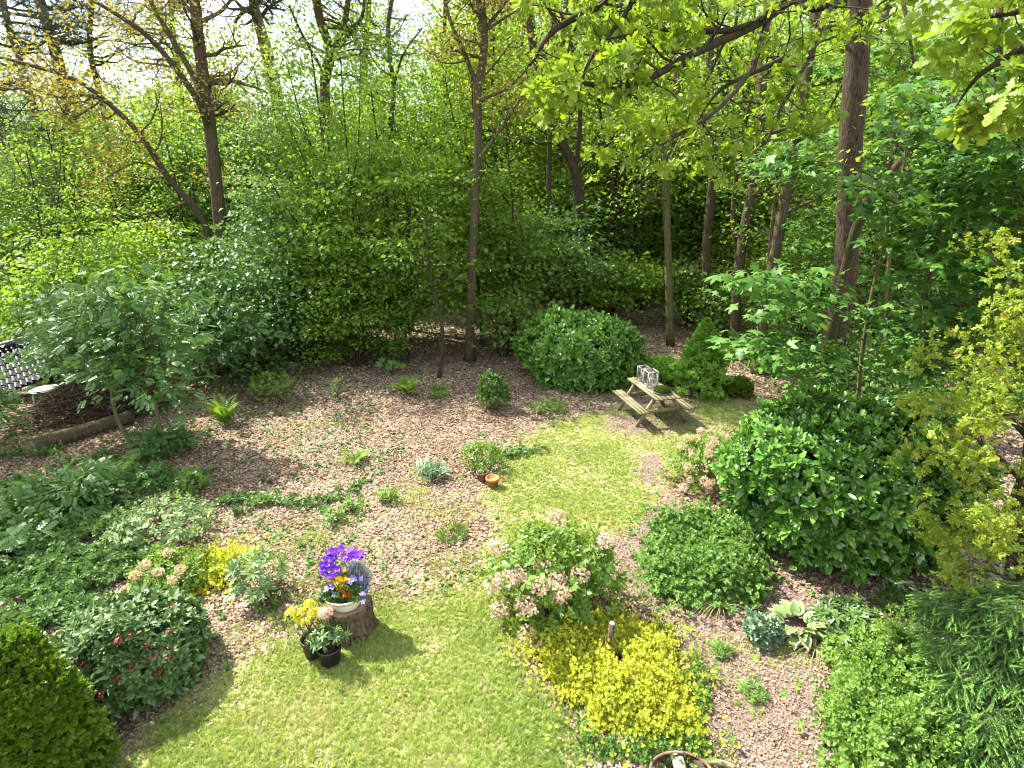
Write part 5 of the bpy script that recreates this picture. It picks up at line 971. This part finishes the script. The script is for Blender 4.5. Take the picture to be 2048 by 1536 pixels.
# low shed with black pantiles
E1, E2 = at(20, 783, 14), at(122, 743, 14.2); R1_, R2_ = at(-14, 700, 15), at(84, 673, 15.2); sh = thing('tiled_shed', 'low shed with a black glazed pantile roof at the left edge', 'shed', (E2[0], E2[1], 0))
ex = E2 - E1; ex = np.concatenate([[E1 - ex * 1.0], [E1], [E2]])[[0, 2]]; e0, e1 = ex; r0_ = R1_ - (R2_ - R1_) * 1.0; r1_ = R2_; nx_, ny_ = 18, 7; rd = []; g = np.random.RandomState(770)
sl_ = (r1_ - e1); sn = np.cross(e1 - e0, sl_); sn /= np.linalg.norm(sn); sn = sn if sn[2] > 0 else -sn
for i in range(nx_):
    for j in range(ny_):
        f0, f1 = (i + .5) / nx_, (j) / ny_; a = (e0 * (1 - f0) + e1 * f0); b = (r0_ * (1 - f0) + r1_ * f0); p = a * (1 - f1) + b * f1; q = a * (1 - f1 - 1.12 / ny_) + b * (f1 + 1.12 / ny_); W = np.linalg.norm(e1 - e0) / nx_; e_ = (e1 - e0) / np.linalg.norm(e1 - e0); V = []
        for P_, hh in ((p, .045), (q, .012)):
            for u_ in np.linspace(-.62, .62, 9): V.append(P_ + e_ * W * u_ + sn * (hh + .055 * cos(u_ * 2 * pi * .8)))
        rd.append(T(V, [(k, k + 1, k + 10, k + 9) for k in range(8)], np.full(18, g.rand())))
build('roof', joinT(rd), M['tile'], sh, True); build('ridge', tube([r0_ + sn * .07, r1_ + sn * .07], .09, 10), M['tile'], sh, True)
build('roof_boards', T([e0, e1, r1_, r0_, e0 - sn * .03, e1 - sn * .03, r1_ - sn * .03, r0_ - sn * .03], [(0, 1, 2, 3), (7, 6, 5, 4), (0, 4, 5, 1), (1, 5, 6, 2), (2, 6, 7, 3), (3, 7, 4, 0)]), M['bark_dark'], sh)
for q in (e1 - (e1 - e0) * .04 + (r1_ - e1) * .05, e0 + (e1 - e0) * .04, r1_ - (e1 - e0) * .04, r0_): build('post', beam((q[0], q[1], 0), (q[0], q[1], q[2] - .05), .09, .09), M['bark_dark'], sh)
c = at(92, 782, 13.6); c[2] = 0; hz_ = at(92, 778, 13.6)[2]; th = thing('garden_table', 'pale green round topped table half hidden under the shed eave', 'table', c); build('top', lathe([(.01, hz_ - .02), (.33, hz_ - .02), (.34, hz_), (.01, hz_ + .003)], 30, c), M['paint_green'], th)
for s in (-1, 1):
    for s2 in (-1, 1): build('leg', beam(c + [s * .22, s2 * .22, 0], c + [s * .18, s2 * .18, hz_ - .02], .04, .04), M['paint_green'], th)
c = at(142, 790, 13.9); c[2] = 0; h_ = at(142, 772, 13.9)[2]; th = thing('navy_crate', 'dark navy box standing on the grass beside the shed post', 'box', c); build('body', box(c + [0, 0, h_ / 2], (.42, .4, h_)), M['navy'], th); build('lid', box(c + [0, 0, h_ + .015], (.46, .44, .03)), M['navy'], th)
def nlawn():
    c = G(165, 792); g = np.random.RandomState(775); P = gpoly([(60, 800), (190, 800), (215, 770), (180, 745), (80, 760)]); lo, hi = P.min(0), P.max(0); Q = lo + g.rand(14000, 2) * (hi - lo); Q = Q[sdist(Q[:, 0], Q[:, 1], P) > 0]; n = len(Q)
    tag(build('grass', scat(TUFT, np.stack([Q[:, 0], Q[:, 1], hz(Q[:, 0], Q[:, 1])], 1), fr_axis(np.array([0, 0, 1]) + g.randn(n, 3) * .2, g.rand(n) * 6), .07, g.rand(n) * .8, .8), M['grass']), 'strip of lime green lawn beside the shed', 'grass', None, 'stuff')
nlawn()
# neighbouring house roof at the far left
c = at(-40, 520, 26); ev = at(20, 575, 25)[2]; hs = thing('neighbour_house', 'grey slate roofed house glimpsed at the far left edge', 'house', (c[0], c[1], 0)); X0, X1, Y0, Y1 = c[0] - 8, c[0] + 1.2, 25, 31; rz = ev + 1.9
build('wall', box(((X0 + X1) / 2, (Y0 + Y1) / 2, ev / 2), (X1 - X0 - .6, Y1 - Y0 - .6, ev)), M['brickwall'], hs)
build('roof', T([(X0, Y0, ev), (X1, Y0, ev), (X1, (Y0 + Y1) / 2, rz), (X0, (Y0 + Y1) / 2, rz), (X0, Y1, ev), (X1, Y1, ev), (X0, Y0, ev - .12), (X1, Y0, ev - .12), (X1, Y1, ev - .12), (X0, Y1, ev - .12)], [(0, 1, 2, 3), (3, 2, 5, 4), (0, 6, 7, 1), (1, 7, 8, 5, 2), (0, 3, 4, 9, 6), (9, 8, 7, 6), (4, 5, 8, 9)]), M['slate'], hs)
build('window', [box(((X0 + X1) / 2 + 1.5, Y0 + .28, ev * .5), (1.1, .06, 1.0), None, .4)], M['metal'], hs)
